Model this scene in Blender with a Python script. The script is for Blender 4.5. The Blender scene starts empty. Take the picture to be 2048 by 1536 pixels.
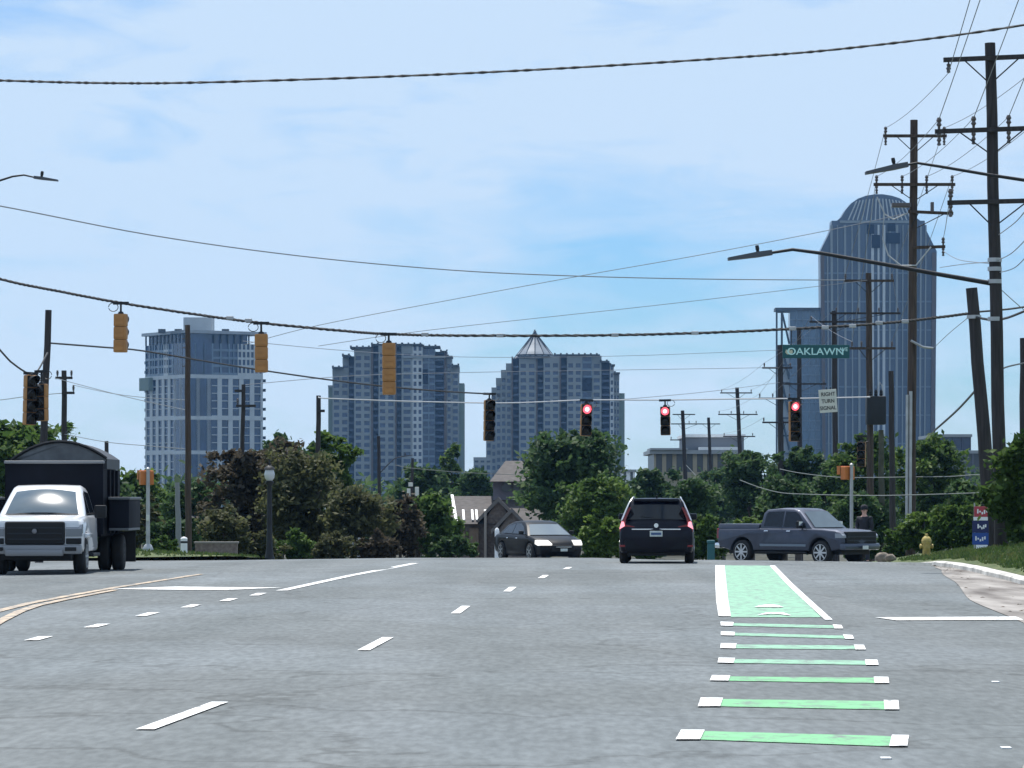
import bpy, bmesh, math, random
import numpy as np
from mathutils import Vector, Matrix
R = math.radians
S = bpy.context.scene
C = S.collection
F = 7000.0          # focal length in photo pixels (2048 wide)
CZ = 1.5            # camera height
HY = 1000.0         # horizon row in the photograph
rnd = random.Random(7)

# ------------------------------------------------------------------ measuring
def at(px, py, Y):
    return Vector(((px-1024)/F*Y, Y, CZ-(py-HY)/F*Y))
def sst(x, a, b):
    t = min(1, max(0, (x-a)/(b-a))); return t*t*(3-2*t)
def G(X, Y):
    """height of the road surface: level, then over a crest and down"""
    k = .00026
    if Y < 75: z = 0.
    elif Y < 150: z = -k*(Y-75)**2
    else:
        t = min(Y-150, 150.); z = -k*75**2 - 2*k*75*t + k*75/150.*t*t
    z -= .013*max(0, min(25, -X)-3)
    z -= .052*min(8, max(0, X-6.4))*sst(Y, 70, 104)
    return z
def onroad(px, py):
    Y = 40.
    for _ in range(60):
        X = (px-1024)/F*Y
        Y = .5*Y+.5*(CZ-G(X, Y))*F/(py-HY)
    X = (px-1024)/F*Y
    return Vector((X, Y, G(X, Y)))

# ------------------------------------------------------------------ materials
MATS = {}
def mat(name, col, rough=.6, metal=0., var=0., vscale=3., bump=0., bscale=40., coat=0., spec=.5, col2=None, emit=None, estr=0., stretch=None, detail=4.):
    if name in MATS: return MATS[name]
    m = bpy.data.materials.new(name); m.use_nodes = True
    nt = m.node_tree; b = nt.nodes['Principled BSDF']
    b.inputs['Base Color'].default_value = (*col, 1)
    b.inputs['Roughness'].default_value = rough
    b.inputs['Metallic'].default_value = metal
    b.inputs['Coat Weight'].default_value = coat
    b.inputs['Coat Roughness'].default_value = .05
    b.inputs['Specular IOR Level'].default_value = spec
    if emit:
        b.inputs['Emission Color'].default_value = (*emit, 1); b.inputs['Emission Strength'].default_value = estr
    tc = nt.nodes.new('ShaderNodeTexCoord'); src = tc.outputs['Object']
    if stretch:
        mp = nt.nodes.new('ShaderNodeMapping'); mp.inputs['Scale'].default_value = stretch
        nt.links.new(src, mp.inputs[0]); src = mp.outputs[0]
    if var or col2:
        n = nt.nodes.new('ShaderNodeTexNoise'); n.inputs['Scale'].default_value = vscale; n.inputs['Detail'].default_value = detail
        nt.links.new(src, n.inputs['Vector'])
        r = nt.nodes.new('ShaderNodeValToRGB'); nt.links.new(n.outputs['Fac'], r.inputs[0])
        a = tuple(c*(1-var) for c in col); z = col2 or tuple(min(1, c*(1+var)) for c in col)
        r.color_ramp.elements[0].position = .32; r.color_ramp.elements[1].position = .68
        r.color_ramp.elements[0].color = (*a, 1); r.color_ramp.elements[1].color = (*z, 1)
        nt.links.new(r.outputs[0], b.inputs['Base Color'])
    if bump:
        n2 = nt.nodes.new('ShaderNodeTexNoise'); n2.inputs['Scale'].default_value = bscale; n2.inputs['Detail'].default_value = 6
        nt.links.new(tc.outputs['Object'], n2.inputs['Vector'])
        bp = nt.nodes.new('ShaderNodeBump'); bp.inputs['Strength'].default_value = bump; bp.inputs['Distance'].default_value = .02
        nt.links.new(n2.outputs['Fac'], bp.inputs['Height']); nt.links.new(bp.outputs[0], b.inputs['Normal'])
    MATS[name] = m; return m

def leafmat(name, c1, c2, c3):
    if name in MATS: return MATS[name]
    m = bpy.data.materials.new(name); m.use_nodes = True; nt = m.node_tree; nt.nodes.clear()
    out = nt.nodes.new('ShaderNodeOutputMaterial')
    geo = nt.nodes.new('ShaderNodeNewGeometry')
    tc = nt.nodes.new('ShaderNodeTexCoord')
    n = nt.nodes.new('ShaderNodeTexNoise'); n.inputs['Scale'].default_value = .55; n.inputs['Detail'].default_value = 3
    nt.links.new(tc.outputs['Object'], n.inputs['Vector'])
    ma = nt.nodes.new('ShaderNodeMath'); ma.operation = 'MULTIPLY_ADD'; ma.inputs[1].default_value = .45
    nt.links.new(geo.outputs['Random Per Island'], ma.inputs[0])
    mb_ = nt.nodes.new('ShaderNodeMath'); mb_.operation = 'MULTIPLY_ADD'; mb_.inputs[1].default_value = 1.5; mb_.inputs[2].default_value = -.5
    nt.links.new(n.outputs['Fac'], mb_.inputs[0]); nt.links.new(mb_.outputs[0], ma.inputs[2])
    r = nt.nodes.new('ShaderNodeValToRGB'); nt.links.new(ma.outputs[0], r.inputs[0])
    e = r.color_ramp.elements; e[0].position = .1; e[0].color = (*c1, 1); e[1].position = .9; e[1].color = (*c3, 1)
    k = e.new(.5); k.color = (*c2, 1)
    d = nt.nodes.new('ShaderNodeBsdfPrincipled'); d.inputs['Roughness'].default_value = .65; d.inputs['Specular IOR Level'].default_value = .25
    t = nt.nodes.new('ShaderNodeBsdfTranslucent'); mx = nt.nodes.new('ShaderNodeMixShader'); mx.inputs[0].default_value = .42
    nt.links.new(r.outputs[0], d.inputs['Base Color']); nt.links.new(r.outputs[0], t.inputs['Color'])
    nt.links.new(d.outputs[0], mx.inputs[1]); nt.links.new(t.outputs[0], mx.inputs[2]); nt.links.new(mx.outputs[0], out.inputs[0])
    MATS[name] = m; return m

# ------------------------------------------------------------------ mesh builder
class MB:
    def __init__(s, M=None): s.v = []; s.f = []; s.m = []; s.M = M or Matrix.Identity(4); s.k = 0
    def add(s, vs, fs):
        o = len(s.v); s.v += [s.M @ Vector(p) for p in vs]
        for f in fs: s.f.append([o+i for i in f]); s.m.append(s.k)
        return s
    def box(s, x0, x1, y0, y1, z0, z1):
        return s.add([(x0,y0,z0),(x1,y0,z0),(x1,y1,z0),(x0,y1,z0),(x0,y0,z1),(x1,y0,z1),(x1,y1,z1),(x0,y1,z1)],
                     [(0,3,2,1),(4,5,6,7),(0,1,5,4),(1,2,6,5),(2,3,7,6),(3,0,4,7)])
    def bbox(s, x0, x1, y0, y1, z0, z1, b=.02):
        """box with chamfered edges"""
        bm = bmesh.new(); bmesh.ops.create_cube(bm, size=1)
        for v in bm.verts: v.co = Vector(((x0+x1)/2+v.co.x*(x1-x0), (y0+y1)/2+v.co.y*(y1-y0), (z0+z1)/2+v.co.z*(z1-z0)))
        bmesh.ops.bevel(bm, geom=bm.edges[:], offset=b, segments=2, affect='EDGES', profile=.6)
        bm.verts.index_update()
        s.add([v.co.copy() for v in bm.verts], [[v.index for v in f.verts] for f in bm.faces]); bm.free(); return s
    def prism(s, poly, h0, h1):
        """poly in x,y extruded z"""
        n = len(poly)
        return s.add([(p[0],p[1],h0) for p in poly]+[(p[0],p[1],h1) for p in poly],
                     [list(range(n))[::-1], list(range(n,2*n))]+[(i,(i+1)%n,n+(i+1)%n,n+i) for i in range(n)])
    def prismx(s, poly, x0, x1):
        """poly in y,z extruded along x"""
        n = len(poly)
        return s.add([(x0,p[0],p[1]) for p in poly]+[(x1,p[0],p[1]) for p in poly],
                     [list(range(n)), list(range(n,2*n))[::-1]]+[(i,n+i,n+(i+1)%n,(i+1)%n) for i in range(n)])
    def prismy(s, poly, y0, y1):
        """poly in x,z extruded along y"""
        n = len(poly)
        return s.add([(p[0],y0,p[1]) for p in poly]+[(p[0],y1,p[1]) for p in poly],
                     [list(range(n)), list(range(n,2*n))[::-1]]+[(i,n+i,n+(i+1)%n,(i+1)%n) for i in range(n)])
    def tube(s, pts, r, n=8, cap=True):
        pts = [Vector(p) for p in pts]; L = len(pts)
        rs = r if isinstance(r, (list, tuple)) else [r]*L
        vs = []; fs = []; up = Vector((0,0,1)); steep = abs((pts[-1]-pts[0]).normalized().z) > .85
        for i, p in enumerate(pts):
            d = (pts[min(i+1,L-1)]-pts[max(i-1,0)]).normalized()
            u = d.cross(Vector((0,1,0)) if steep else up)
            if u.length < 1e-4: u = d.cross(Vector((1,0,0)))
            u.normalize(); w = d.cross(u)
            for k in range(n):
                a = 2*math.pi*k/n; vs.append(p+(u*math.cos(a)+w*math.sin(a))*rs[i])
        for i in range(L-1):
            for k in range(n): fs.append((i*n+k, i*n+(k+1)%n, (i+1)*n+(k+1)%n, (i+1)*n+k))
        if cap: fs += [list(range(n))[::-1], [(L-1)*n+k for k in range(n)]]
        return s.add(vs, fs)
    def lathe(s, prof, n=20, axis='z', c=(0,0,0)):
        """prof list of (r,h)"""
        vs = []; fs = []; L = len(prof); c = Vector(c)
        for r, h in prof:
            for k in range(n):
                a = 2*math.pi*k/n; x, y = r*math.cos(a), r*math.sin(a)
                vs.append(c+Vector({'z':(x,y,h),'x':(h,x,y),'y':(x,h,y)}[axis]))
        for i in range(L-1):
            for k in range(n): fs.append((i*n+k, i*n+(k+1)%n, (i+1)*n+(k+1)%n, (i+1)*n+k))
        fs += [list(range(n))[::-1], [(L-1)*n+k for k in range(n)]]
        return s.add(vs, fs)
    def quad(s, a, b, c, d): return s.add([a,b,c,d], [(0,1,2,3)])
    def ball(s, c, r, n=10, sc=(1,1,1)):
        pr = [(max(1e-3, r*math.sin(math.pi*i/n)), -r*math.cos(math.pi*i/n)) for i in range(n+1)]
        o = len(s.v); s.lathe(pr, 12, 'z', (0,0,0))
        Mi = s.M.inverted()
        for i in range(o, len(s.v)):
            p = Mi @ s.v[i]; s.v[i] = s.M @ Vector((c[0]+p.x*sc[0], c[1]+p.y*sc[1], c[2]+p.z*sc[2]))
        return s
    def loft(s, prof, W, r=.06, fx=None, steps=((1,1),(.35,.35),(0,0))):
        """car-like body: closed side profile (y,z) lofted across x with rounded shoulders"""
        n = len(prof); P = [Vector((p[0],p[1])) for p in prof]
        area = sum(P[i].x*P[(i+1)%n].y-P[(i+1)%n].x*P[i].y for i in range(n)); sg = 1 if area > 0 else -1
        N = []
        for i in range(n):
            a = (P[i]-P[i-1]).normalized(); b = (P[(i+1)%n]-P[i]).normalized()
            na = Vector((-a.y,a.x))*sg; nb = Vector((-b.y,b.x))*sg; m = (na+nb)
            m = m.normalized() if m.length > 1e-6 else na
            N.append(m/max(.55, m.dot(na)))
        hw = W/2; sl = []
        for ins, dx in steps: sl.append((-(hw-(r-r*ins)*1.0) if ins < 1 else -hw, ins*r))
        sl = [(-hw, r), (-hw+.3*r, .3*r), (-hw+r, 0.)]
        sl += [(-hw*.45, 0.), (0., 0.), (hw*.45, 0.)] + [(-x, i) for x, i in sl[::-1]]
        vs = []; fs = []
        for x, ins in sl:
            for i in range(n):
                q = P[i]+N[i]*ins
                k = fx(q.x, q.y) if fx else 1
                vs.append((x*k, q.x, q.y))
        L = len(sl)
        for j in range(L-1):
            for i in range(n):
                fs.append((j*n+i, j*n+(i+1)%n, (j+1)*n+(i+1)%n, (j+1)*n+i))
        fs += [list(range(n))[::-1], [(L-1)*n+i for i in range(n)]]
        return s.add(vs, fs)
    def build(s, name, mats, parent=None, smooth=None, fixn=True):
        me = bpy.data.meshes.new(name); me.from_pydata([tuple(v) for v in s.v], [], s.f)
        if not isinstance(mats, (list, tuple)): mats = [mats]
        for m in mats: me.materials.append(m)
        if len(mats) > 1: me.polygons.foreach_set('material_index', s.m)
        if fixn:
            bm = bmesh.new(); bm.from_mesh(me); bmesh.ops.recalc_face_normals(bm, faces=bm.faces[:]); bm.to_mesh(me); bm.free()
        if smooth is not None:
            me.shade_smooth(); me.set_sharp_from_angle(angle=R(smooth))
        me.update()
        o = bpy.data.objects.new(name, me); C.objects.link(o)
        if parent: o.parent = parent
        return o

def thing(name, label, cat, loc=(0,0,0), rotz=0., group=None):
    o = bpy.data.objects.new(name, None); C.objects.link(o); o.empty_display_size = .2
    o.location = loc; o.rotation_euler = (0,0,rotz); o['label'] = label; o['category'] = cat
    if group: o['group'] = group
    return o
def tag(o, label, cat, group=None):
    o['label'] = label; o['category'] = cat
    if group: o['group'] = group
    return o
def struct(o): o['kind'] = 'structure'; return o

# ------------------------------------------------------------------ palette
asphalt = mat('asphalt', (.112,.120,.130), .92, var=.0, spec=.25)
def road_nodes():
    nt = asphalt.node_tree; b = nt.nodes['Principled BSDF']; tc = nt.nodes.new('ShaderNodeTexCoord')
    def noise(sc, st, det=5):
        mp = nt.nodes.new('ShaderNodeMapping'); mp.inputs['Scale'].default_value = st; mp.inputs['Rotation'].default_value = (0,0,R(3.8))
        n = nt.nodes.new('ShaderNodeTexNoise'); n.inputs['Scale'].default_value = sc; n.inputs['Detail'].default_value = det
        nt.links.new(tc.outputs['Object'], mp.inputs[0]); nt.links.new(mp.outputs[0], n.inputs['Vector']); return n.outputs['Fac']
    def ramp(f, a, b_, p0=.35, p1=.65):
        r = nt.nodes.new('ShaderNodeValToRGB'); nt.links.new(f, r.inputs[0])
        r.color_ramp.elements[0].position = p0; r.color_ramp.elements[1].position = p1
        r.color_ramp.elements[0].color = (*a,1); r.color_ramp.elements[1].color = (*b_,1); return r.outputs[0]
    def mult(a, c):
        m = nt.nodes.new('ShaderNodeMix'); m.data_type = 'RGBA'; m.blend_type = 'MULTIPLY'; m.inputs[0].default_value = 1
        nt.links.new(a, m.inputs[6]); nt.links.new(c, m.inputs[7]); return m.outputs[2]
    base = ramp(noise(.75,(1,.025,1),3), (.126,.143,.150), (.150,.167,.175))          # long streaks where tyres run
    big = ramp(noise(.35,(.5,.35,1)), (.92,.915,.91), (1.07,1.075,1.08))
    grit = mult(ramp(noise(13.,(1,.22,1),9), (.85,.85,.85), (1.15,1.15,1.15)), ramp(noise(2.2,(1,.3,1),6), (.93,.93,.93), (1.07,1.07,1.07)))
    pat = ramp(noise(.16,(1,.5,1),2), (.93,.92,.91), (1.05,1.05,1.06), .46, .54)
    base = mult(mult(mult(base, big), grit), pat)
    v = nt.nodes.new('ShaderNodeTexVoronoi'); v.feature = 'DISTANCE_TO_EDGE'; v.inputs['Scale'].default_value = .16
    wob = nt.nodes.new('ShaderNodeTexNoise'); wob.inputs['Scale'].default_value = .8; wob.inputs['Detail'].default_value = 5
    nt.links.new(tc.outputs['Object'], wob.inputs['Vector'])
    mixv = nt.nodes.new('ShaderNodeMix'); mixv.data_type = 'RGBA'; mixv.blend_type = 'LINEAR_LIGHT'; mixv.inputs[0].default_value = .9
    nt.links.new(tc.outputs['Object'], mixv.inputs[6]); nt.links.new(wob.outputs['Color'], mixv.inputs[7])
    nt.links.new(mixv.outputs[2], v.inputs['Vector'])
    base = mult(base, ramp(v.outputs['Distance'], (.72,.71,.70), (1,1,1), .0, .012))
    nt.links.new(base, b.inputs['Base Color'])
    bn = noise(28.,(1,1,1),6); bp = nt.nodes.new('ShaderNodeBump'); bp.inputs['Strength'].default_value = .5; bp.inputs['Distance'].default_value = .02
    nt.links.new(bn, bp.inputs['Height']); nt.links.new(bp.outputs[0], b.inputs['Normal'])
road_nodes()
def worn(m, sc=7., lo=.36, hi=.47):
    nt = m.node_tree; b = nt.nodes['Principled BSDF']; src = b.inputs['Base Color'].links[0].from_socket
    tc = nt.nodes.new('ShaderNodeTexCoord'); mp = nt.nodes.new('ShaderNodeMapping'); mp.inputs['Scale'].default_value = (1,.45,1); nt.links.new(tc.outputs['Object'], mp.inputs[0])
    n = nt.nodes.new('ShaderNodeTexNoise'); n.inputs['Scale'].default_value = sc; n.inputs['Detail'].default_value = 10; n.inputs['Roughness'].default_value = .68
    nt.links.new(mp.outputs[0], n.inputs['Vector'])
    r = nt.nodes.new('ShaderNodeMapRange'); r.inputs['From Min'].default_value = lo; r.inputs['From Max'].default_value = hi; nt.links.new(n.outputs['Fac'], r.inputs[0])
    x = nt.nodes.new('ShaderNodeMix'); x.data_type = 'RGBA'; x.inputs[6].default_value = (.14,.155,.162,1); nt.links.new(src, x.inputs[7]); nt.links.new(r.outputs[0], x.inputs[0])
    nt.links.new(x.outputs[2], b.inputs['Base Color'])
white_paint = mat('road_white', (.72,.73,.73), .8, var=.07, vscale=5., detail=8)
green_paint = mat('road_green', (.21,.42,.29), .8, var=.10, vscale=4., detail=8)
green_bright = mat('road_green_new', (.15,.41,.20), .8, var=.10, vscale=4., detail=8)
yellow_paint = mat('road_yellow', (.50,.39,.28), .8, var=.18, vscale=4., detail=8)
worn(white_paint,7.,.34,.47); worn(green_paint,6.,.30,.54); worn(green_bright,6.,.32,.52); worn(yellow_paint,6.,.36,.58)
concrete = mat('concrete', (.42,.40,.37), .9, var=.25, vscale=2.5, bump=.4, detail=8)
kerbm = mat('kerb_concrete', (.50,.49,.46), .85, var=.38, vscale=1.3, detail=10)
debris = mat('gutter_dirt', (.115,.10,.09), .95, col2=(.34,.32,.30), var=.1, vscale=1.6, bump=.3, bscale=20., detail=10, stretch=(1.3,.16,1))
grassm = mat('grass_ground', (.060,.105,.030), .95, col2=(.11,.13,.05), var=.3, vscale=1.4, bump=.8, bscale=18., detail=8)
dirt = mat('woodland_soil', (.05,.05,.035), .95, var=.4, vscale=.3)
wood = mat('pole_wood', (.062,.042,.031), .85, var=.45, vscale=2.5, stretch=(6,6,.5), bump=.4)
wood_dark = mat('pole_wood_dark', (.035,.030,.030), .85, var=.4, vscale=2.5, stretch=(6,6,.5), bump=.4)
wood_grey = mat('pole_wood_grey', (.17,.16,.14), .85, var=.3, vscale=2.5, stretch=(6,6,.5))
steel = mat('galvanised', (.42,.43,.44), .45, .6, var=.15, vscale=3)
steel_dark = mat('dark_metal', (.014,.016,.02), .6, .2, var=.15)
wirem = mat('wire_black', (.03,.03,.032), .6)
wire_grey = mat('wire_grey', (.22,.23,.25), .5, .3)
porcelain = mat('insulator', (.09,.075,.075), .35)
rubber = mat('rubber', (.014,.014,.015), .85, var=.2)
rimm = mat('alloy', (.55,.56,.58), .3, .9, var=.06)
blackp = mat('black_plastic', (.008,.009,.011), .55, spec=.3)
glassm = mat('car_glass', (.006,.009,.013), .06, spec=.45, coat=.1, var=.05)
glass_wind = mat('windscreen_glass', (.07,.10,.125), .13, spec=1., var=.15, vscale=1.5)
chrome = mat('chrome', (.75,.76,.78), .15, 1.)
white_car = mat('white_car_paint', (.60,.62,.65), .35, 0, coat=.7, var=.03)
navy_car = mat('navy_car_paint', (.003,.004,.012), .35, 0., coat=.2, spec=.15)
blue_car = mat('slate_blue_car_paint', (.054,.064,.094), .55, .75, coat=.5, var=.1)
grey_car = mat('graphite_car_paint', (.004,.005,.008), .4, 0., coat=.12, spec=.15)
red_lamp = mat('red_lamp', (.20,.008,.014), .2, coat=.5)
brake_lamp = mat('brake_lamp', (.6,.05,.06), .2, coat=.6, emit=(1,.36,.44), estr=1.1)
headlamp = mat('headlamp_glass', (.75,.78,.80), .12, coat=1., spec=.8)
headlamp_on = mat('headlamp_lit', (.5,.5,.5), .12, coat=1., emit=(1,.95,.88), estr=.8)
plate = mat('plate', (.55,.60,.58), .5, var=.1, vscale=12)
amber = mat('signal_amber', (.40,.185,.05), .5, var=.12, vscale=4)
amber_dark = mat('signal_amber_shadowed', (.50,.25,.06), .55, var=.1, vscale=4)
sig_red = mat('signal_red_lit', (.7,.05,.08), .3, emit=(1.,.10,.14), estr=1.6)
sig_core = mat('signal_red_core', (.9,.4,.4), .3, emit=(1.,.50,.52), estr=2.0)
lens_off = mat('signal_lens_off', (.012,.010,.009), .25, spec=.3)
orange = mat('pedestrian_signal_orange', (.55,.17,.035), .55, var=.12)
green_sign = mat('street_sign_green', (.003,.085,.095), .45)
teal = mat('teal_paint', (.02,.11,.12), .6)
sign_white = mat('sign_white', (.62,.62,.55), .55, var=.05)
sign_ink = mat('sign_ink', (.02,.02,.02), .6)
sign_text = mat('sign_text_white', (.55,.85,.82), .5)
hydrant_y = mat('hydrant_yellow', (.42,.32,.09), .6, var=.25, vscale=8)
brick = mat('brick', (.14,.112,.098), .9, col2=(.20,.165,.145), var=.2, vscale=6, detail=8)
tanwall = mat('tan_wall', (.35,.29,.20), .9, var=.12)
shingle = mat('shingle', (.075,.068,.066), .9, var=.25, vscale=3, detail=8)
trimw = mat('white_trim', (.82,.83,.84), .6, var=.04)

# ------------------------------------------------------------------ camera, light, sky
cam = bpy.data.cameras.new('camera'); co = bpy.data.objects.new('camera', cam); C.objects.link(co)
co.location = (0,0,CZ); co.rotation_euler = (R(90),0,0)
cam.sensor_width = 36; cam.lens = F/2048*36; cam.shift_y = (HY-768)/2048; cam.clip_start = .1; cam.clip_end = 20000
S.camera = co
SUN_AZ, SUN_EL = R(-13), R(67)
sd = Vector((math.sin(SUN_AZ)*math.cos(SUN_EL), math.cos(SUN_AZ)*math.cos(SUN_EL), math.sin(SUN_EL)))
sl = bpy.data.lights.new('sun', 'SUN'); sl.energy = 4.2; sl.angle = R(.53); sl.color = (1,.95,.88)
so = bpy.data.objects.new('sun', sl); C.objects.link(so); so.rotation_euler = sd.to_track_quat('Z','Y').to_euler(); so.location = (0,0,60)
W = bpy.data.worlds.new('World'); S.world = W; W.use_nodes = True
nt = W.node_tree; bg = nt.nodes['Background']
sky = nt.nodes.new('ShaderNodeTexSky'); sky.sky_type = 'NISHITA'; sky.sun_disc = False
sky.sun_elevation = SUN_EL; sky.sun_rotation = SUN_AZ; sky.air_density = 1.0; sky.dust_density = .4; sky.ozone_density = 3.; sky.altitude = 200
tc = nt.nodes.new('ShaderNodeTexCoord')
def wn(scale, sc, det, rough=.55, dist=0., loc=(0,0,0)):
    mp = nt.nodes.new('ShaderNodeMapping'); mp.inputs['Scale'].default_value = sc; mp.inputs['Location'].default_value = loc
    nt.links.new(tc.outputs['Generated'], mp.inputs[0])
    n = nt.nodes.new('ShaderNodeTexNoise'); n.inputs['Scale'].default_value = scale; n.inputs['Detail'].default_value = det
    n.inputs['Roughness'].default_value = rough; n.inputs['Distortion'].default_value = dist
    nt.links.new(mp.outputs[0], n.inputs['Vector']); return n.outputs['Fac']
c1 = wn(7., (1,1,3.0), 6, .5, .4, (.35,.1,.22)); c2 = wn(24., (1,1,3.6), 6, .58, .9, (.1,.3,.5))
ad = nt.nodes.new('ShaderNodeMath'); ad.operation = 'MULTIPLY_ADD'; ad.inputs[1].default_value = .42; nt.links.new(c2, ad.inputs[0]); nt.links.new(c1, ad.inputs[2])
cr = nt.nodes.new('ShaderNodeValToRGB'); nt.links.new(ad.outputs[0], cr.inputs[0])
cr.color_ramp.elements[0].position = .485; cr.color_ramp.elements[0].color = (0,0,0,1)
cr.color_ramp.elements[1].position = .75; cr.color_ramp.elements[1].color = (.92,.92,.92,1)
tint = nt.nodes.new('ShaderNodeMix'); tint.data_type = 'RGBA'; tint.blend_type = 'MULTIPLY'; tint.inputs[0].default_value = 1
tint.inputs[7].default_value = (.60,.87,1.17,1); nt.links.new(sky.outputs[0], tint.inputs[6])
mx = nt.nodes.new('ShaderNodeMix'); mx.data_type = 'RGBA'; nt.links.new(cr.outputs[0], mx.inputs[0])
nt.links.new(tint.outputs[2], mx.inputs[6]); mx.inputs[7].default_value = (5.9,7.3,8.9,1)
nt.links.new(mx.outputs[2], bg.inputs['Color']); bg.inputs['Strength'].default_value = .075
S.view_settings.view_transform = 'Standard'; S.view_settings.look = 'None'; S.view_settings.gamma = 1; S.view_settings.exposure = .55
S.render.engine = 'CYCLES'; S.cycles.use_denoising = True; S.cycles.max_bounces = 6; S.cycles.transparent_max_bounces = 8
S.cycles.volume_bounces = 0; S.cycles.caustics_reflective = False; S.cycles.caustics_refractive = False; S.cycles.sample_clamp_indirect = 6

hm = bpy.data.materials.new('haze'); hm.use_nodes = True; hn = hm.node_tree; hn.nodes.clear()
ho = hn.nodes.new('ShaderNodeOutputMaterial'); hv = hn.nodes.new('ShaderNodeVolumePrincipled')
hv.inputs['Color'].default_value = (.26,.55,1.,1); hv.inputs['Density'].default_value = .00006; hv.inputs['Anisotropy'].default_value = .2
hn.links.new(hv.outputs[0], ho.inputs['Volume'])
hz_ = MB().box(-905,905,-65,2605,-7,185).build('haze', hm); hz_['kind'] = 'stuff'
# ------------------------------------------------------------------ ground and road
def grid(name, xs, ys, zf, m, parent=None):
    vs = [(x,y,zf(x,y)) for y in ys for x in xs]; n = len(xs)
    fs = [(j*n+i, j*n+i+1, (j+1)*n+i+1, (j+1)*n+i) for j in range(len(ys)-1) for i in range(n-1)]
    b = MB(); b.add(vs, fs); return b.build(name, m, parent, smooth=60, fixn=False)
struct(grid('ground', [-900,-400,-200,-100,-60,-40,-25,-20,-15,-10,-5,-3,0,5,8,11,14,17,20,25,30,40,60,100,200,400,900],
     [-60,-20,0,20,40,60,70]+list(range(75,160,5))+[170,180,200,225,250,275,300,400,600,1000,1600,2600], lambda x,y: G(x,y)-.10, dirt))
EDGE = [(-20,-2.5),(0,.2),(10,1.5),(19.6,2.98),(22,3.45),(25,4.05),(32,5.15),(40,6.1),(45.6,6.5),(52,7.0),(60,7.75),(70,8.8),(75,9.35),(80,9.7),(86,10.6),(92,14),(96,40)]
def edge(Y):
    for (a,b),(c,d) in zip(EDGE, EDGE[1:]):
        if a <= Y <= c: return b+(d-b)*(Y-a)/(c-a)
    return EDGE[-1][1]
ys = list(range(-20,84,4))+list(range(84,152,2))+list(range(155,330,10))
b = MB(); rows = []
for y in ys:
    xr = edge(y) if y < 94 else (60 if y < 126 else 3.5+.066*y+5)
    xl = -26 if y < 84 else (-60 if y < 107 else -8.3)
    fr = [0,.2,.4,.5,.6,.7,.75,.8,.85,.9,.95,1]
    xs = [xl+(xr-xl)*t for t in fr] if y < 0 else sorted([xl, xl*.6-2, -15, -9, -6, -3, 0, 2.5] + [2.5+(xr-2.5)*t for t in (.25,.5,.75,1)])
    rows.append([(x,y,G(x,y)) for x in xs])
n = 12; b.add([p for r in rows for p in r], [(j*n+i, j*n+i+1, (j+1)*n+i+1, (j+1)*n+i) for j in range(len(rows)-1) for i in range(n-1)])
road = struct(b.build('road', asphalt, smooth=60, fixn=False))

def paint(pts, m, name, lift=.010):
    b = MB(); b.add([(p.x,p.y,p.z+lift) for p in pts], [list(range(len(pts)))]); return b.build(name, m, road, fixn=False)
def strip(px, w, m, name, lift=.010):
    P = [onroad(*p) for p in px]; vs = []
    for i, p in enumerate(P):
        d = (P[min(i+1,len(P)-1)]-P[max(i-1,0)]); d.z = 0; d.normalize(); q = Vector((d.y,-d.x,0))*w/2
        for sg in (-1,1):
            v = p+q*sg; vs.append((v.x, v.y, G(v.x,v.y)+lift))
    b = MB(); b.add(vs, [(2*i,2*i+1,2*i+3,2*i+2) for i in range(len(P)-1)]); return b.build(name, m, road, fixn=False)
for a, c in [((290,1461),(440,1406)),((727,1302),(776,1276)),((911,1228),(932,1213)),((1014,1184),(1026,1175)),((1082,1157),(1092,1151)),((1131,1139),(1139,1135))]:
    strip([a,c], .125, white_paint, 'lane_dash')
for a, c in [((62,1282),(92,1274)),((180,1256),(208,1249)),((282,1233),(308,1226)),((372,1216),(393,1210)),((448,1203),(466,1198)),((508,1192),(524,1187))]:
    strip([a,c], .16, white_paint, 'turn_lane_dash')
strip([(563,1182),(700,1152),(830,1127)], .19, white_paint, 'solid_lane_line')
strip([(285,1176.5),(330,1177),(420,1178),(508,1178.5)], 1.5, white_paint, 'stop_bar')
strip([(1772,1239),(2070,1237.5)], 1.1, white_paint, 'stop_bar')
strip([(-60,1237),(0,1222),(60,1207),(150,1190),(230,1176),(300,1165),(400,1149)], .17, yellow_paint, 'yellow_centre_line')
strip([(-30,1262),(0,1244),(40,1224),(75,1212),(140,1198),(230,1181)], .15, yellow_paint, 'yellow_centre_line', .014)
def zp(x, y): return onroad(1300+x/2.738, 1080+y/2.738)
BARS = [([(140,1100),(275,1100),(300,1048),(170,1048)], [(1310,1137),(1410,1137),(1418,1078),(1325,1076)], green_bright),
 ([(262,918),(385,918),(400,872),(278,870)], [(1285,935),(1365,935),(1360,885),(1280,883)], green_bright),
 ([(328,775),(430,777),(440,748),(340,746)], [(1230,790),(1310,790),(1305,757),(1225,755)], green_bright),
 ([(370,677),(458,679),(466,652),(376,650)], [(1182,690),(1252,690),(1245,662),(1177,661)], green_paint),
 ([(385,597),(468,599),(474,572),(388,570)], [(1125,605),(1182,605),(1172,580),(1116,578)], green_paint),
 ([(388,526),(462,528),(466,508),(388,506)], [(1068,546),(1118,546),(1108,525),(1056,523)], green_paint),
 ([(388,473),(455,475),(458,454),(386,452)], [(1010,489),(1058,489),(1048,470),(1000,467)], green_paint)]
for l, r_, gm in BARS:
    paint([zp(*p) for p in l], white_paint, 'bike_bar_end', .012); paint([zp(*p) for p in r_], white_paint, 'bike_bar_end', .012)
    paint([zp(l[1][0],l[1][1]-3), zp(r_[0][0],r_[0][1]-3), zp(r_[3][0],r_[3][1]+3), zp(l[2][0],l[2][1]+3)], gm, 'bike_bar', .006)
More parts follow.
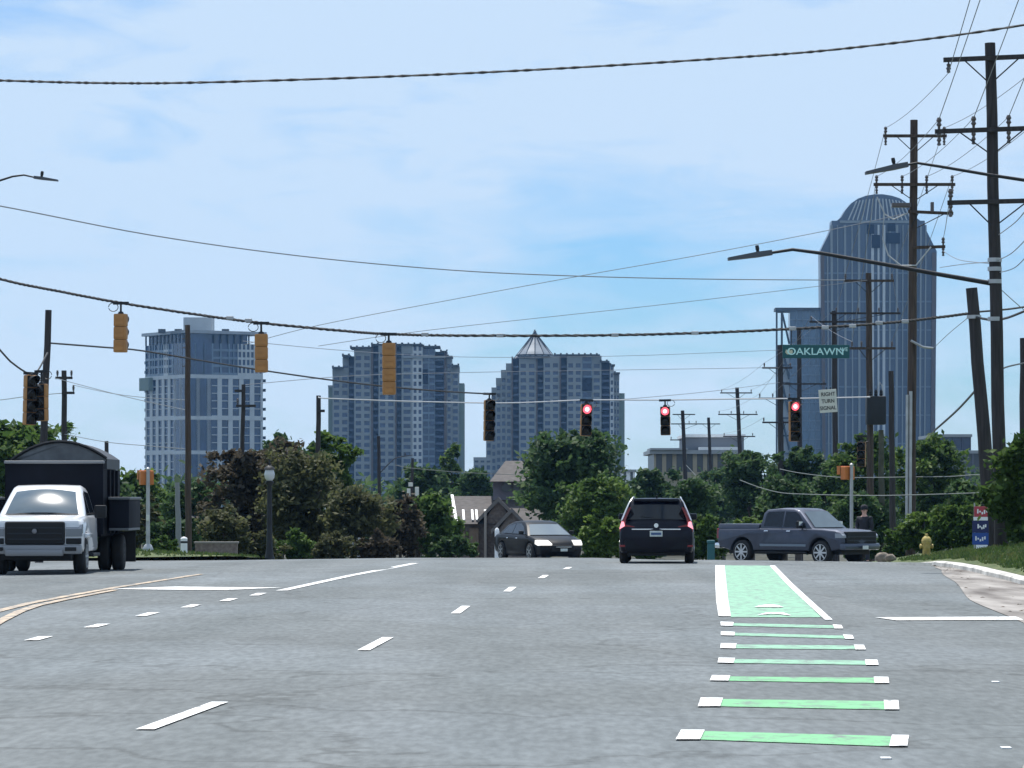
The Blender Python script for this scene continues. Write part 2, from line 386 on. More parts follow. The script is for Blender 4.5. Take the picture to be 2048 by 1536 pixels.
LL = [(375,420),(362,330),(358,240),(358,140)]; LR = [(443,420),(428,330),(418,240),(408,140)]
RL = [(958,440),(838,330),(745,240),(655,142)]; RR = [(1000,440),(878,330),(780,240),(685,142)]
for A, B_, m, nm, lf in ((LL,LR,white_paint,'bike_lane_edge',.010),(RL,RR,white_paint,'bike_lane_edge',.010),(LR,RL,green_paint,'bike_lane',.006)):
    b = MB(); vs = []
    for p, q in zip(A, B_):
        if nm == 'bike_lane' and p[1] == 420: p, q = (443,425), (938,425)
        for w in (zp(*p), zp(*q)): vs.append((w.x,w.y,w.z+lf))
    b.add(vs, [(2*i,2*i+1,2*i+3,2*i+2) for i in range(3)]); b.build(nm, m, road, fixn=False)
paint([zp(*p) for p in ((570,372),(735,374),(700,362),(660,358),(610,361))], white_paint, 'bike_lane_arrow', .016)
paint([zp(*p) for p in ((585,418),(640,402),(730,402),(775,420),(700,411),(660,410))], white_paint, 'bike_lane_arrow', .016)

for x,y in ((1991,1365),(2012,1497),(1772,1518)):
    q = onroad(x,y); b = MB(); b.bbox(q.x-.03,q.x+.03,q.y-.05,q.y+.05,q.z,q.z+.010,.003); b.build('road_stud',white_paint,road)
# right gutter, kerb, verge
KERB = [(0,3.2),(10,4.0),(19.6,4.8),(32,6.6),(45,7.95),(52,8.4),(60,8.82),(66,9.15),(72,9.45),(78,9.75),(82,9.95),(87,10.5),(92,11.0),(98,11.4),(106,11.8),(118,12.2),(140,12.8)]
def polyx(P, Y):
    for (a,b_),(c,d) in zip(P, P[1:]):
        if a <= Y <= c: return b_+(d-b_)*(Y-a)/(c-a)
    return P[-1][1]
gy = [0,5,10,15,19.6,22,25,28,32,36,40]+[42+1.5*i for i in range(32)]
b = MB(); vs = []
for y in gy:
    x0, x1 = edge(y)-.12, polyx(KERB,y)
    wob = .06*math.sin(y*.33)*(y > 41)
    for x in (x0+wob, (x0+x1)/2, x1+.02): vs.append((x,y,G(x,y)+.008+(.02 if x > x0+.3 else 0)))
b.add(vs, [(3*j+i,3*j+i+1,3*j+i+4,3*j+i+3) for j in range(len(gy)-1) for i in (0,1)])
gut = struct(b.build('gutter', debris, smooth=60, fixn=False))
def vz(X, Y): kx = polyx(KERB,Y); return G(kx,Y)+.14+min(.45,.17*max(0,X-kx))
b = MB(); ky = sorted(set([k for k,_ in KERB]+list(range(0,140,3)))); vs = []
for y in ky:
    x = polyx(KERB,y)+.05*math.sin(y*.9)*.4; zt = vz(x,y)-.01
    for dx, z in ((0,G(x,y)-.1),(.015,zt-.03),(.06,zt),(.28,zt),(.30,zt-.2)): vs.append((x+dx,y,z))
b.add(vs, [(5*j+i,5*j+i+1,5*j+i+6,5*j+i+5) for j in range(len(ky)-1) for i in range(4)])
struct(b.build('kerb', kerbm, smooth=40))
def vh(x, y, x0): return vz(x,y)+.02*math.sin(x*3.1+y*1.3)+.02
b = MB(); vs = []; vy = list(range(0,172,3))
for y in vy:
    x0 = polyx(KERB,y)+.24
    for t in (0,.4,1,2,3.5,6,12,40): vs.append((x0+t,y,vh(x0+t,y,x0) if t else vz(x0,y)-.045))
b.add(vs, [(8*j+i,8*j+i+1,8*j+i+9,8*j+i+8) for j in range(len(vy)-1) for i in range(7)])
struct(b.build('verge', grassm, smooth=60, fixn=False))
# left corner across the side street
b = MB(); vs = []; vy = [108,109,112,116,120,126,135,150,170]; vx = [-60,-30,-20,-15,-12,-10,-8.7]
def lz(x,y): return G(max(x,-25),y)+.13+max(0,min(.40,.06*min(-8.7-x,y-108)))
for y in vy:
    for x in vx: vs.append((x,y,lz(x,y)+.012*math.sin(x*2+y)*(y > 108)))
b.add(vs, [(7*j+i,7*j+i+1,7*j+i+8,7*j+i+7) for j in range(len(vy)-1) for i in range(6)])
struct(b.build('verge', grassm, smooth=60, fixn=False))
b = MB(); b.add([v for x in (-60,-30,-20,-15,-12,-10,-8.6) for v in ((x,107.7,G(x,107.7)-.1),(x,107.72,lz(x,108)-.02),(x,108.02,lz(x,108)-.01))],[(3*i+k,3*i+k+1,3*i+k+4,3*i+k+3) for i in range(6) for k in (0,1)])
b.add([v for y in (107.7,112,118,126,135,150,170) for v in ((-8.4,y,G(-8.4,y)-.1),(-8.42,y,lz(-8.7,y)-.02),(-8.72,y,lz(-8.7,y)-.01))],[(3*i+k,3*i+k+1,3*i+k+4,3*i+k+3) for i in range(6) for k in (0,1)])
#; struct(b.build('kerb', kerbm))
# grass blades standing on the verge and leaves in the gutter
def tufts(name, pts, h, w, m, seed):
    r = np.random.default_rng(seed); n = len(pts); P = np.array(pts)
    a = r.uniform(0,math.pi,n); hh = h*r.uniform(.5,1.3,n); ln = r.normal(0,.35,(n,2))*hh[:,None]
    d = np.stack([np.cos(a),np.sin(a),np.zeros(n)],1)*w
    t = P+np.stack([ln[:,0],ln[:,1],hh],1)
    V = np.stack([P-d,P+d,t],1).reshape(-1,3); me = bpy.data.meshes.new(name)
    me.from_pydata(V.tolist(),[],[(3*i,3*i+1,3*i+2) for i in range(n)]); me.materials.append(m)
    o = bpy.data.objects.new(name,me); C.objects.link(o); o['kind'] = 'stuff'; return o
grass_leaf = leafmat('grass_leaf', (.045,.085,.022), (.075,.12,.035), (.13,.14,.055))
pts = []
for _ in range(15000):
    y = rnd.uniform(55,112); x0 = polyx(KERB,y)+.3; x = x0+abs(rnd.gauss(0,2.6)); pts.append((x,y,vh(x,y,x0)-.01))
tufts('grass', pts, .10, .035, grass_leaf, 3)
pts = []
for _ in range(5000): x, y = rnd.uniform(-22,-8.9), rnd.uniform(108.2,126); pts.append((x,y,lz(x,y)-.02))
tufts('grass', pts, .12, .04, grass_leaf, 4)
leaf_dead = leafmat('dead_leaf', (.09,.06,.045), (.24,.19,.15), (.48,.44,.38))
pts = []
for _ in range(140):
    y = rnd.uniform(40,86); x0, x1 = edge(y)-.15, polyx(KERB,y); x = x0+(x1-x0)*(rnd.random()**.7); pts.append((x,y,G(x,y)+.02))
tufts('leaf_litter', pts, .012, .045, leaf_dead, 5)

# ------------------------------------------------------------------ trees
def leaves(name, ells, n, size, m, base, parent, seed, droop=0., clump=.9):
    r = np.random.default_rng(seed); bx = Vector(base); out = []
    vol = [e[3]*e[5] for e in ells]; tot = sum(vol)
    for e, v in zip(ells, vol):
        k = max(8, int(n*v/tot)); nc = max(6, k//45)
        d = r.normal(size=(nc,3)); d /= np.linalg.norm(d,axis=1)[:,None]
        rad = r.uniform(.25,1.0,nc)**.45
        bump = 1+.16*np.sin(d[:,0]*5+seed)+.13*np.sin(d[:,2]*7+2*seed)
        cc = np.array([e[0]-bx.x,e[1]-bx.y,e[2]-bx.z])+d*np.array([e[3],e[4],e[5]])*(rad*bump)[:,None]
        cr_ = clump*r.uniform(.5,1.25,nc)*min(e[3],e[5])*.30
        idx = r.integers(0,nc,k); p = r.normal(size=(k,3))*.55
        out.append(cc[idx]+p*np.stack([cr_[idx],cr_[idx],cr_[idx]*.75],1))
    P = np.concatenate(out); k = len(P)
    q = r.normal(size=(k,3)); q[:,2] = np.abs(q[:,2])+.35; q /= np.linalg.norm(q,axis=1)[:,None]
    t = r.normal(size=(k,3)); u = np.cross(q,t); u /= np.linalg.norm(u,axis=1)[:,None]; w = np.cross(q,u)
    s = size*r.uniform(.55,1.35,k)[:,None]
    V = np.stack([P-u*s, P+w*s*.55, P+u*s, P-w*s*.55],1).reshape(-1,3)
    me = bpy.data.meshes.new(name); me.vertices.add(4*k); me.vertices.foreach_set('co', V.ravel())
    me.loops.add(4*k); me.loops.foreach_set('vertex_index', np.arange(4*k,dtype=np.int32))
    me.polygons.add(k); me.polygons.foreach_set('loop_start', np.arange(0,4*k,4,dtype=np.int32))
    me.update(calc_edges=True); me.validate(); me.materials.append(m)
    o = bpy.data.objects.new(name, me); C.objects.link(o); o.parent = parent; return o
bark = mat('bark', (.06,.048,.040), .9, var=.4, vscale=3, stretch=(4,4,.6), bump=.5)
LG = leafmat('leaf_green', (.032,.064,.018), (.076,.138,.030), (.150,.215,.046))
LD = leafmat('leaf_deep_green', (.024,.052,.022), (.054,.104,.038), (.102,.166,.052))
LB = leafmat('leaf_bright_green', (.046,.092,.018), (.104,.172,.032), (.185,.265,.055))
LP = leafmat('leaf_plum', (.038,.030,.021), (.078,.065,.043), (.125,.108,.066))
LO = leafmat('leaf_olive_brown', (.045,.048,.022), (.096,.103,.045), (.160,.172,.072))
def tree(x0, x1, top, Y, m, label, cat='tree', name='leafy_tree', n=4500, size=.17, low=None, group=None, shape='round', seed=None, depth=.8):
    """crown spans photo columns x0..x1 at distance Y and reaches row top"""
    seed = seed or int(x0*7+top*3+Y); r = random.Random(seed)
    cx = ((x0+x1)/2-1024)/F*Y; w = (x1-x0)/F*Y/2; zt = CZ-(top-HY)/F*Y
    bz = (vz(cx,Y) if (cx > 11 and Y < 140) else G(cx,Y))-.05
    zl = (CZ-(low-HY)/F*Y) if low else bz+.25*(zt-bz)
    zl = max(zl, bz+.05)
    root = thing(name, label, cat, (cx,Y,bz), 0, group); H = zt-zl; ells = []
    if shape == 'round':
        ells.append((cx,Y,zl+H*.48,w*.98,w*depth*.9,H*.50)); n = int(n*1.7); size *= .86
        for _ in range(7):
            a = r.uniform(0,6.28); f = r.uniform(.2,.95)
            rr = r.uniform(.32,.55)*w; ez = zl+H*r.uniform(.2,.86)
            lim = math.sqrt(max(.08,1-((ez-zl-H*.45)/(H*.55))**2))
            ells.append((cx+math.cos(a)*(w*lim-rr)*f,Y+math.sin(a)*(w-rr)*depth*f,ez,rr,rr*.9,min(rr*.85,(zt-ez)*.95+.05)))
        ells.append((cx+r.uniform(-.15,.15)*w,Y,zt-H*.16,w*.38,w*.35,H*.15))
    elif shape == 'bush':
        n = int(n*1.6); size *= .88; ells.append((cx,Y,zl+H*.34,w*1.0,w*depth*.6,H*.40))
        for _ in range(9):
            rr = r.uniform(.26,.46)*w; ex = cx+r.uniform(-1,1)*(w-rr*.8); hh = H*r.uniform(.45,1.0)*(1-.45*abs((ex-cx)/w)**2)
            ells.append((ex,Y+r.uniform(-.5,.5)*w*depth*.5,zl+hh*.5,rr,rr,hh*.52))
    elif shape == 'tall':
        for i in range(9):
            t = (i+.5)/9; rr = w*(1.02-.62*t**1.5)*r.uniform(.8,1.05)
            ells.append((cx+r.uniform(-.22,.22)*w,Y+r.uniform(-.2,.2)*w,zl+H*t,rr,rr*depth,H*.13))
    leaves('crown', ells, n, size, m, (cx,Y,bz), root, seed)
    b = MB(); tr = max(.05,.022*(zt-bz)); hz = (zl-bz)+H*.55
    b.tube([(0,0,-.1),(r.uniform(-.1,.1),0,hz*.4),(r.uniform(-.2,.2),r.uniform(-.1,.1),hz)], [tr*1.3,tr,tr*.4], 8)
    for _ in range(6):
        a = r.uniform(0,6.28); z0 = hz*r.uniform(.4,.9)
        b.tube([(0,0,z0),(math.cos(a)*w*.35,math.sin(a)*w*.3,z0+H*.16),(math.cos(a)*w*.65,math.sin(a)*w*.5,z0+H*.30)], [tr*.45,tr*.3,tr*.1], 6)
    b.build('trunk', bark, root, smooth=60)
    return root

tree(-70,160,845,165,LG,'broad green tree behind the black dump box at the left edge','tree',n=7000,size=.24,low=1010)
tree(130,300,952,150,LD,'dark green tree between the dump box and the tall leaning pole','tree',n=4500,size=.18,low=1090)
tree(215,345,938,190,LG,'small green tree with pointed top below the pale apartment tower','tree',n=3500,size=.20,low=1060)
tree(300,400,1010,135,LD,'low dark shrub beside the orange-headed signal post on the left','shrub','shrub',n=3000,size=.12,low=1108,shape='bush')
tree(395,500,985,132,LO,'pale olive shrub above the low brick wall','shrub','shrub',n=3000,size=.12,low=1110,shape='bush')
tree(405,570,902,150,LP,'plum-leaved tree with ragged left side under the pale tower','tree','plum_tree',n=6500,size=.17,low=1105)
tree(480,640,884,158,LP,'tallest plum-leaved tree, behind the black globe lamp post','tree','plum_tree',n=6500,size=.17,low=1100)
tree(520,690,905,146,LO,'olive-brown tree just right of the black globe lamp post','tree','olive_tree',n=7500,size=.15,low=1112)
tree(600,745,872,152,LG,'tall green tree rising in front of the second tower','tree',n=7500,size=.17,low=1085,shape='tall')
tree(640,790,975,143,LO,'olive-brown tree below the second tower with two white posts under it','tree','olive_tree',n=6000,size=.14,low=1105)
tree(740,860,1005,150,LP,'small plum-leaved tree left of the brick house','tree','plum_tree',n=4500,size=.14,low=1112)
tree(515,600,868,260,LD,'far dark treetop seen between the pale tower and the second tower','tree',n=2500,size=.28,low=960)
tree(590,660,884,240,LD,'far dark treetop just left of the thin pole by the second tower','tree',n=2500,size=.25,low=980)
tree(775,905,935,300,LD,'far green tree in front of the second tower, left of the brick house','tree',n=4000,size=.33,low=1040)
tree(865,935,893,340,LG,'far pale green tree with pointed top at the right foot of the second tower','tree',n=2500,size=.33,low=1010,shape='tall')
tree(900,1010,940,320,LD,'far dark tree behind the brick house roof','tree',n=3500,size=.33,low=1040)
tree(800,925,990,165,LG,'green bushy tree between the plum tree and the brick house','tree',n=5500,size=.17,low=1112)
tree(850,960,1065,150,LD,'low dark bush at the foot of the brick house wall','shrub','shrub',n=3000,size=.12,low=1115,shape='bush')
tree(1040,1250,864,205,LD,'large dome-shaped dark tree standing before the pointed-roof tower','tree',n=9500,size=.23,low=1050)
tree(1120,1260,945,175,LG,'green tree leaning out behind the dark sedan, under the dome-shaped tree','tree',n=6500,size=.17,low=1100)
tree(1145,1265,1015,140,LB,'bright green bush between the dark sedan and the navy car','shrub','shrub',n=5000,size=.11,low=1115,shape='bush')
tree(1240,1360,938,260,LD,'dark distant tree left of the tan block behind the navy car','tree',n=3500,size=.26,low=1040)
tree(1330,1450,955,180,LD,'dark tree above the roof of the navy car','tree',n=5000,size=.18,low=1080)
tree(1375,1475,1010,138,LG,'leafy bush between the navy car and the pickup bed','shrub','shrub',n=4500,size=.11,low=1120,shape='bush')
tree(1455,1545,1025,140,LB,'bright green bush showing over the pickup bed','shrub','shrub',n=3200,size=.11,low=1100,shape='bush')
tree(1445,1560,900,240,LD,'dark tree right of the tan block among the poles','tree',n=4500,size=.25,low=1040)
tree(1540,1650,885,230,LD,'dark tree below the traffic signal by the green street sign','tree',n=4500,size=.25,low=1050)
tree(1500,1640,960,170,LD,'dark bushy tree behind the pickup cab','tree',n=5500,size=.17,low=1090)
tree(1625,1700,920,200,LD,'narrow dark tree left of the transformer pole','tree',n=3500,size=.19,low=1060)
tree(1675,1790,862,190,LG,'green tree behind the transformer pole at the foot of the domed tower','tree',n=5500,size=.20,low=1050)
tree(1640,1800,985,150,LD,'dark undergrowth tree behind the pickup hood','tree',n=5500,size=.15,low=1100)
tree(1785,1935,868,200,LG,'green tree with sloping right side behind the wooden pole with pale conduit','tree',n=6500,size=.20,low=1060)
tree(1790,1900,1000,128,LB,'bright green bush behind the yellow hydrant','shrub','shrub',n=5500,size=.10,low=1100,shape='bush')
tree(1855,1985,985,124,LG,'green bush between the hydrant and the leaning black pole','shrub','shrub',n=6500,size=.10,low=1100,shape='bush')
tree(1976,2150,868,84,LG,'near dark tree at the right edge beside the leaning black pole','tree',n=12000,size=.12,low=1085)
tree(1990,2120,1010,90,LD,'low dark bush at the right edge under the near tree','shrub','shrub',n=5000,size=.09,low=1118,shape='bush')
tree(255,330,985,140,LO,'brownish shrub behind the orange-headed signal post on the left','shrub','shrub',n=2500,size=.13,low=1100,shape='bush')
tree(330,440,958,175,LD,'dark tree behind the tall brown pole, left of the plum trees','tree',n=5000,size=.18,low=1090)
tree(1000,1100,1000,230,LD,'dark tree behind the right end of the brick house','tree',n=4000,size=.22,low=1080)
tree(1395,1500,940,300,LD,'dark distant tree in front of the tan block','tree',n=4000,size=.28,low=1040)
tree(1885,1990,965,150,LD,'dark tree behind the leaning black pole','tree',n=5000,size=.15,low=1080)
for i,(x0,x1,tp,Yt,m_,lb) in enumerate(((470,560,1052,136,LO,'low brownish bush at the foot of the black globe lamp post, on its left'),(545,640,1045,138,LG,'low green bush just right of the black globe lamp post'),
   (625,720,1055,136,LO,'low brownish bush under the olive-brown trees left of two white posts'),(715,800,1050,136,LP,'low plum bush right of the two white posts'),(300,365,1060,122,LG,'low green bush between the orange-headed signal post and the grey post'),
   (1255,1330,1035,150,LG,'green bush hidden behind the navy car'),(1690,1760,1050,130,LD,'low dark bush behind the pickup front'),(1770,1830,1040,134,LG,'low green bush at the foot of the pole with conduit'))):
    tree(x0,x1,tp,Yt,m_,lb,'shrub','shrub',n=2600,size=.11,low=1120,shape='bush')
# distant wood
ells = []
r = random.Random(11)
for _ in range(230):
    Y = r.uniform(360,520); px = r.uniform(-900,3400); X = (px-1024)/F*Y
    top = 972-18*math.sin(px*.004)-r.uniform(-14,22); zt = CZ-(top-HY)/F*Y; z0 = G(X,Y)
    ells.append((X,Y,(zt+z0)/2,r.uniform(3,6),3.5,(zt-z0)*.55))
o = leaves('distant_wood', ells, 38000, .55, LD, (0,0,0), None, 5, clump=1.2); o['kind'] = 'stuff'

# ------------------------------------------------------------------ towers far away
TY = 1500.; PM = F/TY               # photo pixels per metre there
stone = mat('tower_stone', (.25,.275,.285), .85, var=.08, vscale=.05)
stone_dark = mat('tower_stone_dark', (.12,.09,.075), .85)
tglass = mat('tower_glass', (.012,.034,.09), .22, spec=.8, var=.35, vscale=.12)
tglass2 = mat('tower_glass_pale', (.09,.14,.20), .28, spec=.8, var=.3, vscale=.2)
tdark = mat('tower_recess', (.008,.012,.028), .7, spec=.2)
tpanel = mat('tower_pale_panel', (.50,.53,.54), .8, var=.06, vscale=.2)
tgreen = mat('tower_green_panel', (.17,.22,.19), .7)
roofm = mat('tower_roof_metal', (.30,.32,.34), .45, .4, var=.1, vscale=.3)
tmetal = mat('tower_dark_metal', (.045,.05,.055), .6)

def bay(parent, name, x0, x1, z0, z1, y, ncol, fl, wall, glass, pier=.22, span=.34, proud=.35, M=None, depth=9., topband=0.):
    """one strip of a facade (facing -Y): wall block, recessed panes, piers and spandrels"""
    b = MB(M); w = x1-x0
    b.k = 1; b.box(x0,x1,y+proud,y+depth,z0,z1)
    b.k = 0; cw = w/ncol; pw = cw*pier
    for i in range(ncol+1):
        cx = x0+i*cw; b.box(max(x0,cx-pw/2),min(x1,cx+pw/2),y,y+proud-.02,z0,z1)
    n = max(1,int((z1-z0)/fl)); f = (z1-z0)/n
    for j in range(n):
        zz = z1-(j+1)*f
        for i in range(ncol):
            a, c = x0+i*cw+pw/2, x0+(i+1)*cw-pw/2
            b.box(a,c,y+.06,y+proud-.02,zz,zz+f*span)
    if topband: b.box(x0-.05,x1+.05,y-.08,y+depth,z1-topband,z1+.4)
    return b.build(name, [wall,glass], parent)
def X_(px): return (px-1024)/PM
def Z_(py): return CZ-(py-HY)/PM

def stepped_tower(name, label, cols, base_py, side, crown, cone=None, loc_px=None):
    X0 = X_(loc_px); z0 = -5.
    root = thing(name, label, 'tower', (X0,TY,z0))
    def L(px): return X_(px)-X0
    for (a,c,top,kind,dy,nc) in cols:
        zt = Z_(top)-z0
        if kind == 'win': bay(root,'window_bay',L(a),L(c),0,zt,dy,nc,3.,stone,tglass,.36,.42,depth=22-dy,topband=2.2)
        elif kind == 'pale': bay(root,'window_bay',L(a),L(c),0,zt,dy,nc,3.,tpanel,tglass,.42,.40,depth=22-dy)
        elif kind == 'glass': bay(root,'glass_bay',L(a),L(c),0,zt,dy,nc,3.,tglass2,tglass,.16,.30,depth=22-dy)
        elif kind == 'dark':
            b = MB(); b.box(L(a),L(c),dy,22,0,zt); b.k = 1
            n = int(zt/3.)
            for j in range(n): b.box(L(a)+.2,L(c)-.2,dy-.5,dy-.02,j*3.+.2,j*3.+1.1)
            b.build('recess_bay',[tdark,tglass],root)
        elif kind == 'pier':
            b = MB(); b.box(L(a),L(c),dy,22,0,zt+.3); b.build('pier',stone_dark,root)
        elif kind == 'edge':
            b = MB(); b.box(L(a),L(c),dy,24,0,zt+.5); b.build('edge_pier',tgreen,root)
        elif kind == 'hole':   # dark square panel, (a,c,top,..,nc=bottom row)
            b = MB(); b.box(L(a),L(c),dy,dy+.5,Z_(nc)-z0,zt); b.build('dark_panel',tdark,root)
    # battlements: little dark posts along the roof edges
    for (a,c,py) in crown:
        b = MB(); zt = Z_(py)-z0; b.box(L(a),L(c),-.5,18,zt-.2,zt+.55)
        k = a
        while k < c: b.box(L(k),L(k)+.75,-.55,1.,zt+.55,zt+1.05); k += 12
        b.build('roof_parapet',tmetal,root)
    return root, L, z0

t2, L2, z2 = stepped_tower('apartment_tower','grey-blue tower with stepped flat top, middle of the three towers on the left',[
 (655,664,772,'edge',6.,0),(664,697,737,'win',4.,2),(697,708,712,'dark',3.5,0),(708,742,697,'win',1.5,2),(742,746,692,'pier',1.,0),(746,757,692,'dark',2.5,0),
 (757,790,691,'win',0.,2),(790,793,691,'pier',-.4,0),(793,803,691,'dark',2.,0),(803,825,693,'win',.4,1),(825,845,693,'pale',.3,2),(845,870,698,'glass',1.2,2),(870,888,703,'dark',2.,0),
 (888,893,703,'pier',1.6,0),(893,903,713,'win',2.6,1),(903,918,733,'win',3.6,1),(918,928,768,'edge',5.,0),(836,856,738,'hole',.6,768),(684,697,716,'win',5.5,1)],930,None,
 [(700,742,696),(742,803,690),(803,845,690),(845,880,694),(684,700,712),(664,686,736),(880,894,704),(894,905,714),(903,918,732)],loc_px=790)
b = MB(); b.box(L2(803)+.5,L2(892),-.4,.29,Z_(716)-z2,Z_(712)-z2); b.box(L2(655),L2(664),3.4,4,Z_(774)-z2,Z_(770)-z2); b.build('cornice',stone,t2)
t3, L3, z3 = stepped_tower('apartment_tower','grey-blue tower with stepped top and a pointed glass roof behind the red signal',[
 (972,983,800,'win',6.,1),(983,992,776,'win',5.,1),(992,1002,757,'win',4.5,1),(1002,1012,741,'win',4.,1),(1012,1023,728,'win',3.,1),(1023,1026,714,'pier',1.8,0),(1026,1038,716,'dark',3.,0),
 (1038,1072,713,'win',.8,2),(1072,1075,712,'pier',.4,0),(1075,1087,713,'dark',2.4,0),(1087,1119,712,'win',0.,2),(1119,1122,711,'pier',-.3,0),(1122,1134,712,'dark',2.,0),(1134,1164,712,'win',.5,2),
 (1164,1184,712,'glass',.9,1),(1184,1203,713,'win',1.2,1),(1203,1220,724,'dark',2.4,0),(1220,1228,732,'pale',2.,1),(1228,1239,748,'win',3.5,2),(1239,1250,788,'edge',5.,0),(1164,1184,755,'hole',.4,782)],930,None,
 [(1108,1200,711),(1035,1100,714),(1200,1219,724),(1219,1230,731),(1228,1240,747)],loc_px=1110)
zt = Z_(711)-z3; za = Z_(664)-z3; cxp = L3(1070)
b = MB(); b.lathe([(9.2,zt-1.2),(6.9,zt+1.8),(4.5,zt+4.6),(2.4,za-2.9),(.25,za)],12,'z',(cxp,8.5,0)); rf = b.build('pointed_roof',roofm,t3)
b = MB()
for k in range(12):
    a = 2*math.pi*k/12; b.tube([(cxp+9.1*math.cos(a),8.5+9.1*math.sin(a),zt-1.1),(cxp+4.1*math.cos(a),8.5+4.1*math.sin(a),zt+5.3),(cxp+.3*math.cos(a),8.5+.3*math.sin(a),za+.2)],.22,4)
b.lathe([(8.2,zt+.2),(8.2,zt+.7),(7.9,zt+.7),(7.9,zt+.2)],12,'z',(cxp,8.5,0))
b.lathe([(3.9,za-6.2),(3.9,za-5.6),(3.5,za-5.6),(3.5,za-6.2)],12,'z',(cxp,8.5,0)); b.build('roof_rib',tmetal,rf)
b = MB(); b.tube([(cxp,8.5,za-.3),(cxp,8.5,za+1.4)],.3,6); b.ball((cxp,8.5,za+.3),.7); b.build('finial',tmetal,rf)
rt = thing('podium_building','small pale block at the left foot of the pointed-roof tower','building',(X_(965),TY-30,-5))
bay(rt,'window_bay',-3.5,4,0,Z_(918)+5,0,3,3.,stone,tglass,.4,.4,depth=12,topband=1.)

# pale tower on the far left: square plan seen on its corner
X0 = X_(376); z0 = -5.; sl_ = 39.
t1 = thing('apartment_tower','pale new apartment tower with white vertical piers, leftmost of the towers','tower',(X0,TY-5,z0)); 
def facing(deg): return Matrix.Rotation(R(deg),4,'Z')
zt = Z_(661)-z0; H1 = zt
for deg, left in ((-57,True),(33,False)):
    M = facing(deg)
    xa, xb = (-39.,0.) if left else (0.,37.)
    wallm = tpanel; gl = tglass
    zb6 = Z_(752)-z0
    for (za_,zb_) in ((0,Z_(903)-z0-1.2),(Z_(903)-z0+.4,Z_(834)-z0-1.2),(Z_(834)-z0+.4,zb6-1.)):
        nb = 7
        for i in range(nb):
            w = (xb-xa)/nb
            bay(t1,'window_bay',xa+i*w,xa+(i+1)*w,za_,zb_,0,1,3.05,tpanel,tglass,.40,.10,M=M,depth=12,proud=.5)
        b = MB(M); b.box(xa+.02,xb-.02,-.12,12,zb_+.01,zb_+1.59); b.build('floor_band',tpanel,t1)
    nb = 9; w = (xb-xa)/nb; rr = random.Random(3 if left else 4)
    for i in range(nb):
        k = rr.random()
        bay(t1,'window_bay',xa+i*w,xa+(i+1)*w,zb6+.62,Z_(686)-z0,0,2 if k > .4 else 1,3.05,tpanel if k > .62 else tglass2,tglass,.34 if k > .5 else .2,.3,M=M,depth=12,proud=.5)
    b = MB(M)
    b.box(xa-1.2,xb+(1.2 if not left else 0),-1.2,13,zt-1.3,zt); b.build('roof_slab',roofm,t1)
    n = 11
    for i in range(n+1):
        b = MB(M); cx = xa+(xb-xa)*i/n; b.box(cx-.25,cx+.25,.1,.7,Z_(686)-z0,zt-1.31); b.build('column',tmetal,t1)
    b = MB(M); b.box(xa+2,xb-(7 if not left else 0),1.2,12,Z_(686)-z0,zt-1.32); b.build('penthouse_glass',tglass,t1)
    # balconies on the outer edges, one part each
    for j in range(16):
        z = 4+j*3.05*1.35; b = MB(M)
        if z > zb6+8: break
        xe = xa if left else xb; sg = -1 if left else 1
        b.box(min(xe,xe+sg*1.7),max(xe,xe+sg*1.7),.5,5.,z,z+.25); b.box(min(xe+sg*1.6,xe+sg*1.7),max(xe+sg*1.6,xe+sg*1.7),.5,5.,z+.25,z+1.3); b.build('balcony',tmetal,t1)
b = MB(facing(-57)); b.box(-38.5,36,0.8,36,.0,Z_(700)-z0) if False else None
b = MB(); b.box(X_(362)-X0,X_(419)-X0,16,30,zt-.5,Z_(632)-z0); b.build('lift_overrun',tpanel,t1)
for px in (312,345,440): b = MB(); b.box(X_(px)-X0,X_(px+14)-X0,14,17,zt-.6,zt+1.1); b.build('rooftop_plant',tmetal,t1)
b = MB(facing(-57)); b.box(-40.5,-31.5,-2.2,-.13,Z_(778)-z0,Z_(752)-z0); b.build('construction_hoist',tgreen,t1)

# domed tower on the right
DY = 1700.; PM4 = F/DY
def X4(px): return (px-1757)/PM4
def Z4(py): return (CZ-(py-HY)/PM4)+5
t4 = thing('office_tower','tall tapering office tower with rounded glass crown on the right, tallest of all','tower',((1757-1024)/PM4,DY,-5))
wt = Z4(505)
def taper_pier(px, y, w, m, nm, top=505, d=1.2):
    b = MB(); k = .965
    x0, x1 = X4(px)-w/2, X4(px)+w/2
    b.add([(x0*k,y-.2,0),(x1*k,y-.2,0),(x1*k,y+d,0),(x0*k,y+d,0),(x0,y-.2,Z4(top)),(x1,y-.2,Z4(top)),(x1,y+d,Z4(top)),(x0,y+d,Z4(top))],
          [(0,3,2,1),(4,5,6,7),(0,1,5,4),(1,2,6,5),(2,3,7,6),(3,0,4,7)]); return b.build(nm, m, t4)
b = MB(); k = .965; xl, xr = X4(1641), X4(1874)
b.add([(xl*k,1,0),(xr*k,1,0),(xr*k,13,0),(xl*k,13,0),(xl,1,wt),(xr,1,wt),(xr,13,wt),(xl,13,wt)],[(0,3,2,1),(4,5,6,7),(0,1,5,4),(1,2,6,5),(2,3,7,6),(3,0,4,7)])
sh = [(X4(x),Z4(y)) for x,y in ((1641,504),(1641,502),(1650,484),(1658,468),(1663,456),(1664,441),(1674,441),(1683,434),(1692,419),(1703,406),(1716,397),(1732,391),(1750,388),(1766,388),(1784,391),(1800,396),(1812,404),(1823,417),(1832,434),(1841,441),(1850,441),(1851,456),(1857,468),(1865,484),(1874,502),(1874,504))]
sh[0] = (X4(1641),wt); sh[-1] = (X4(1874),wt)
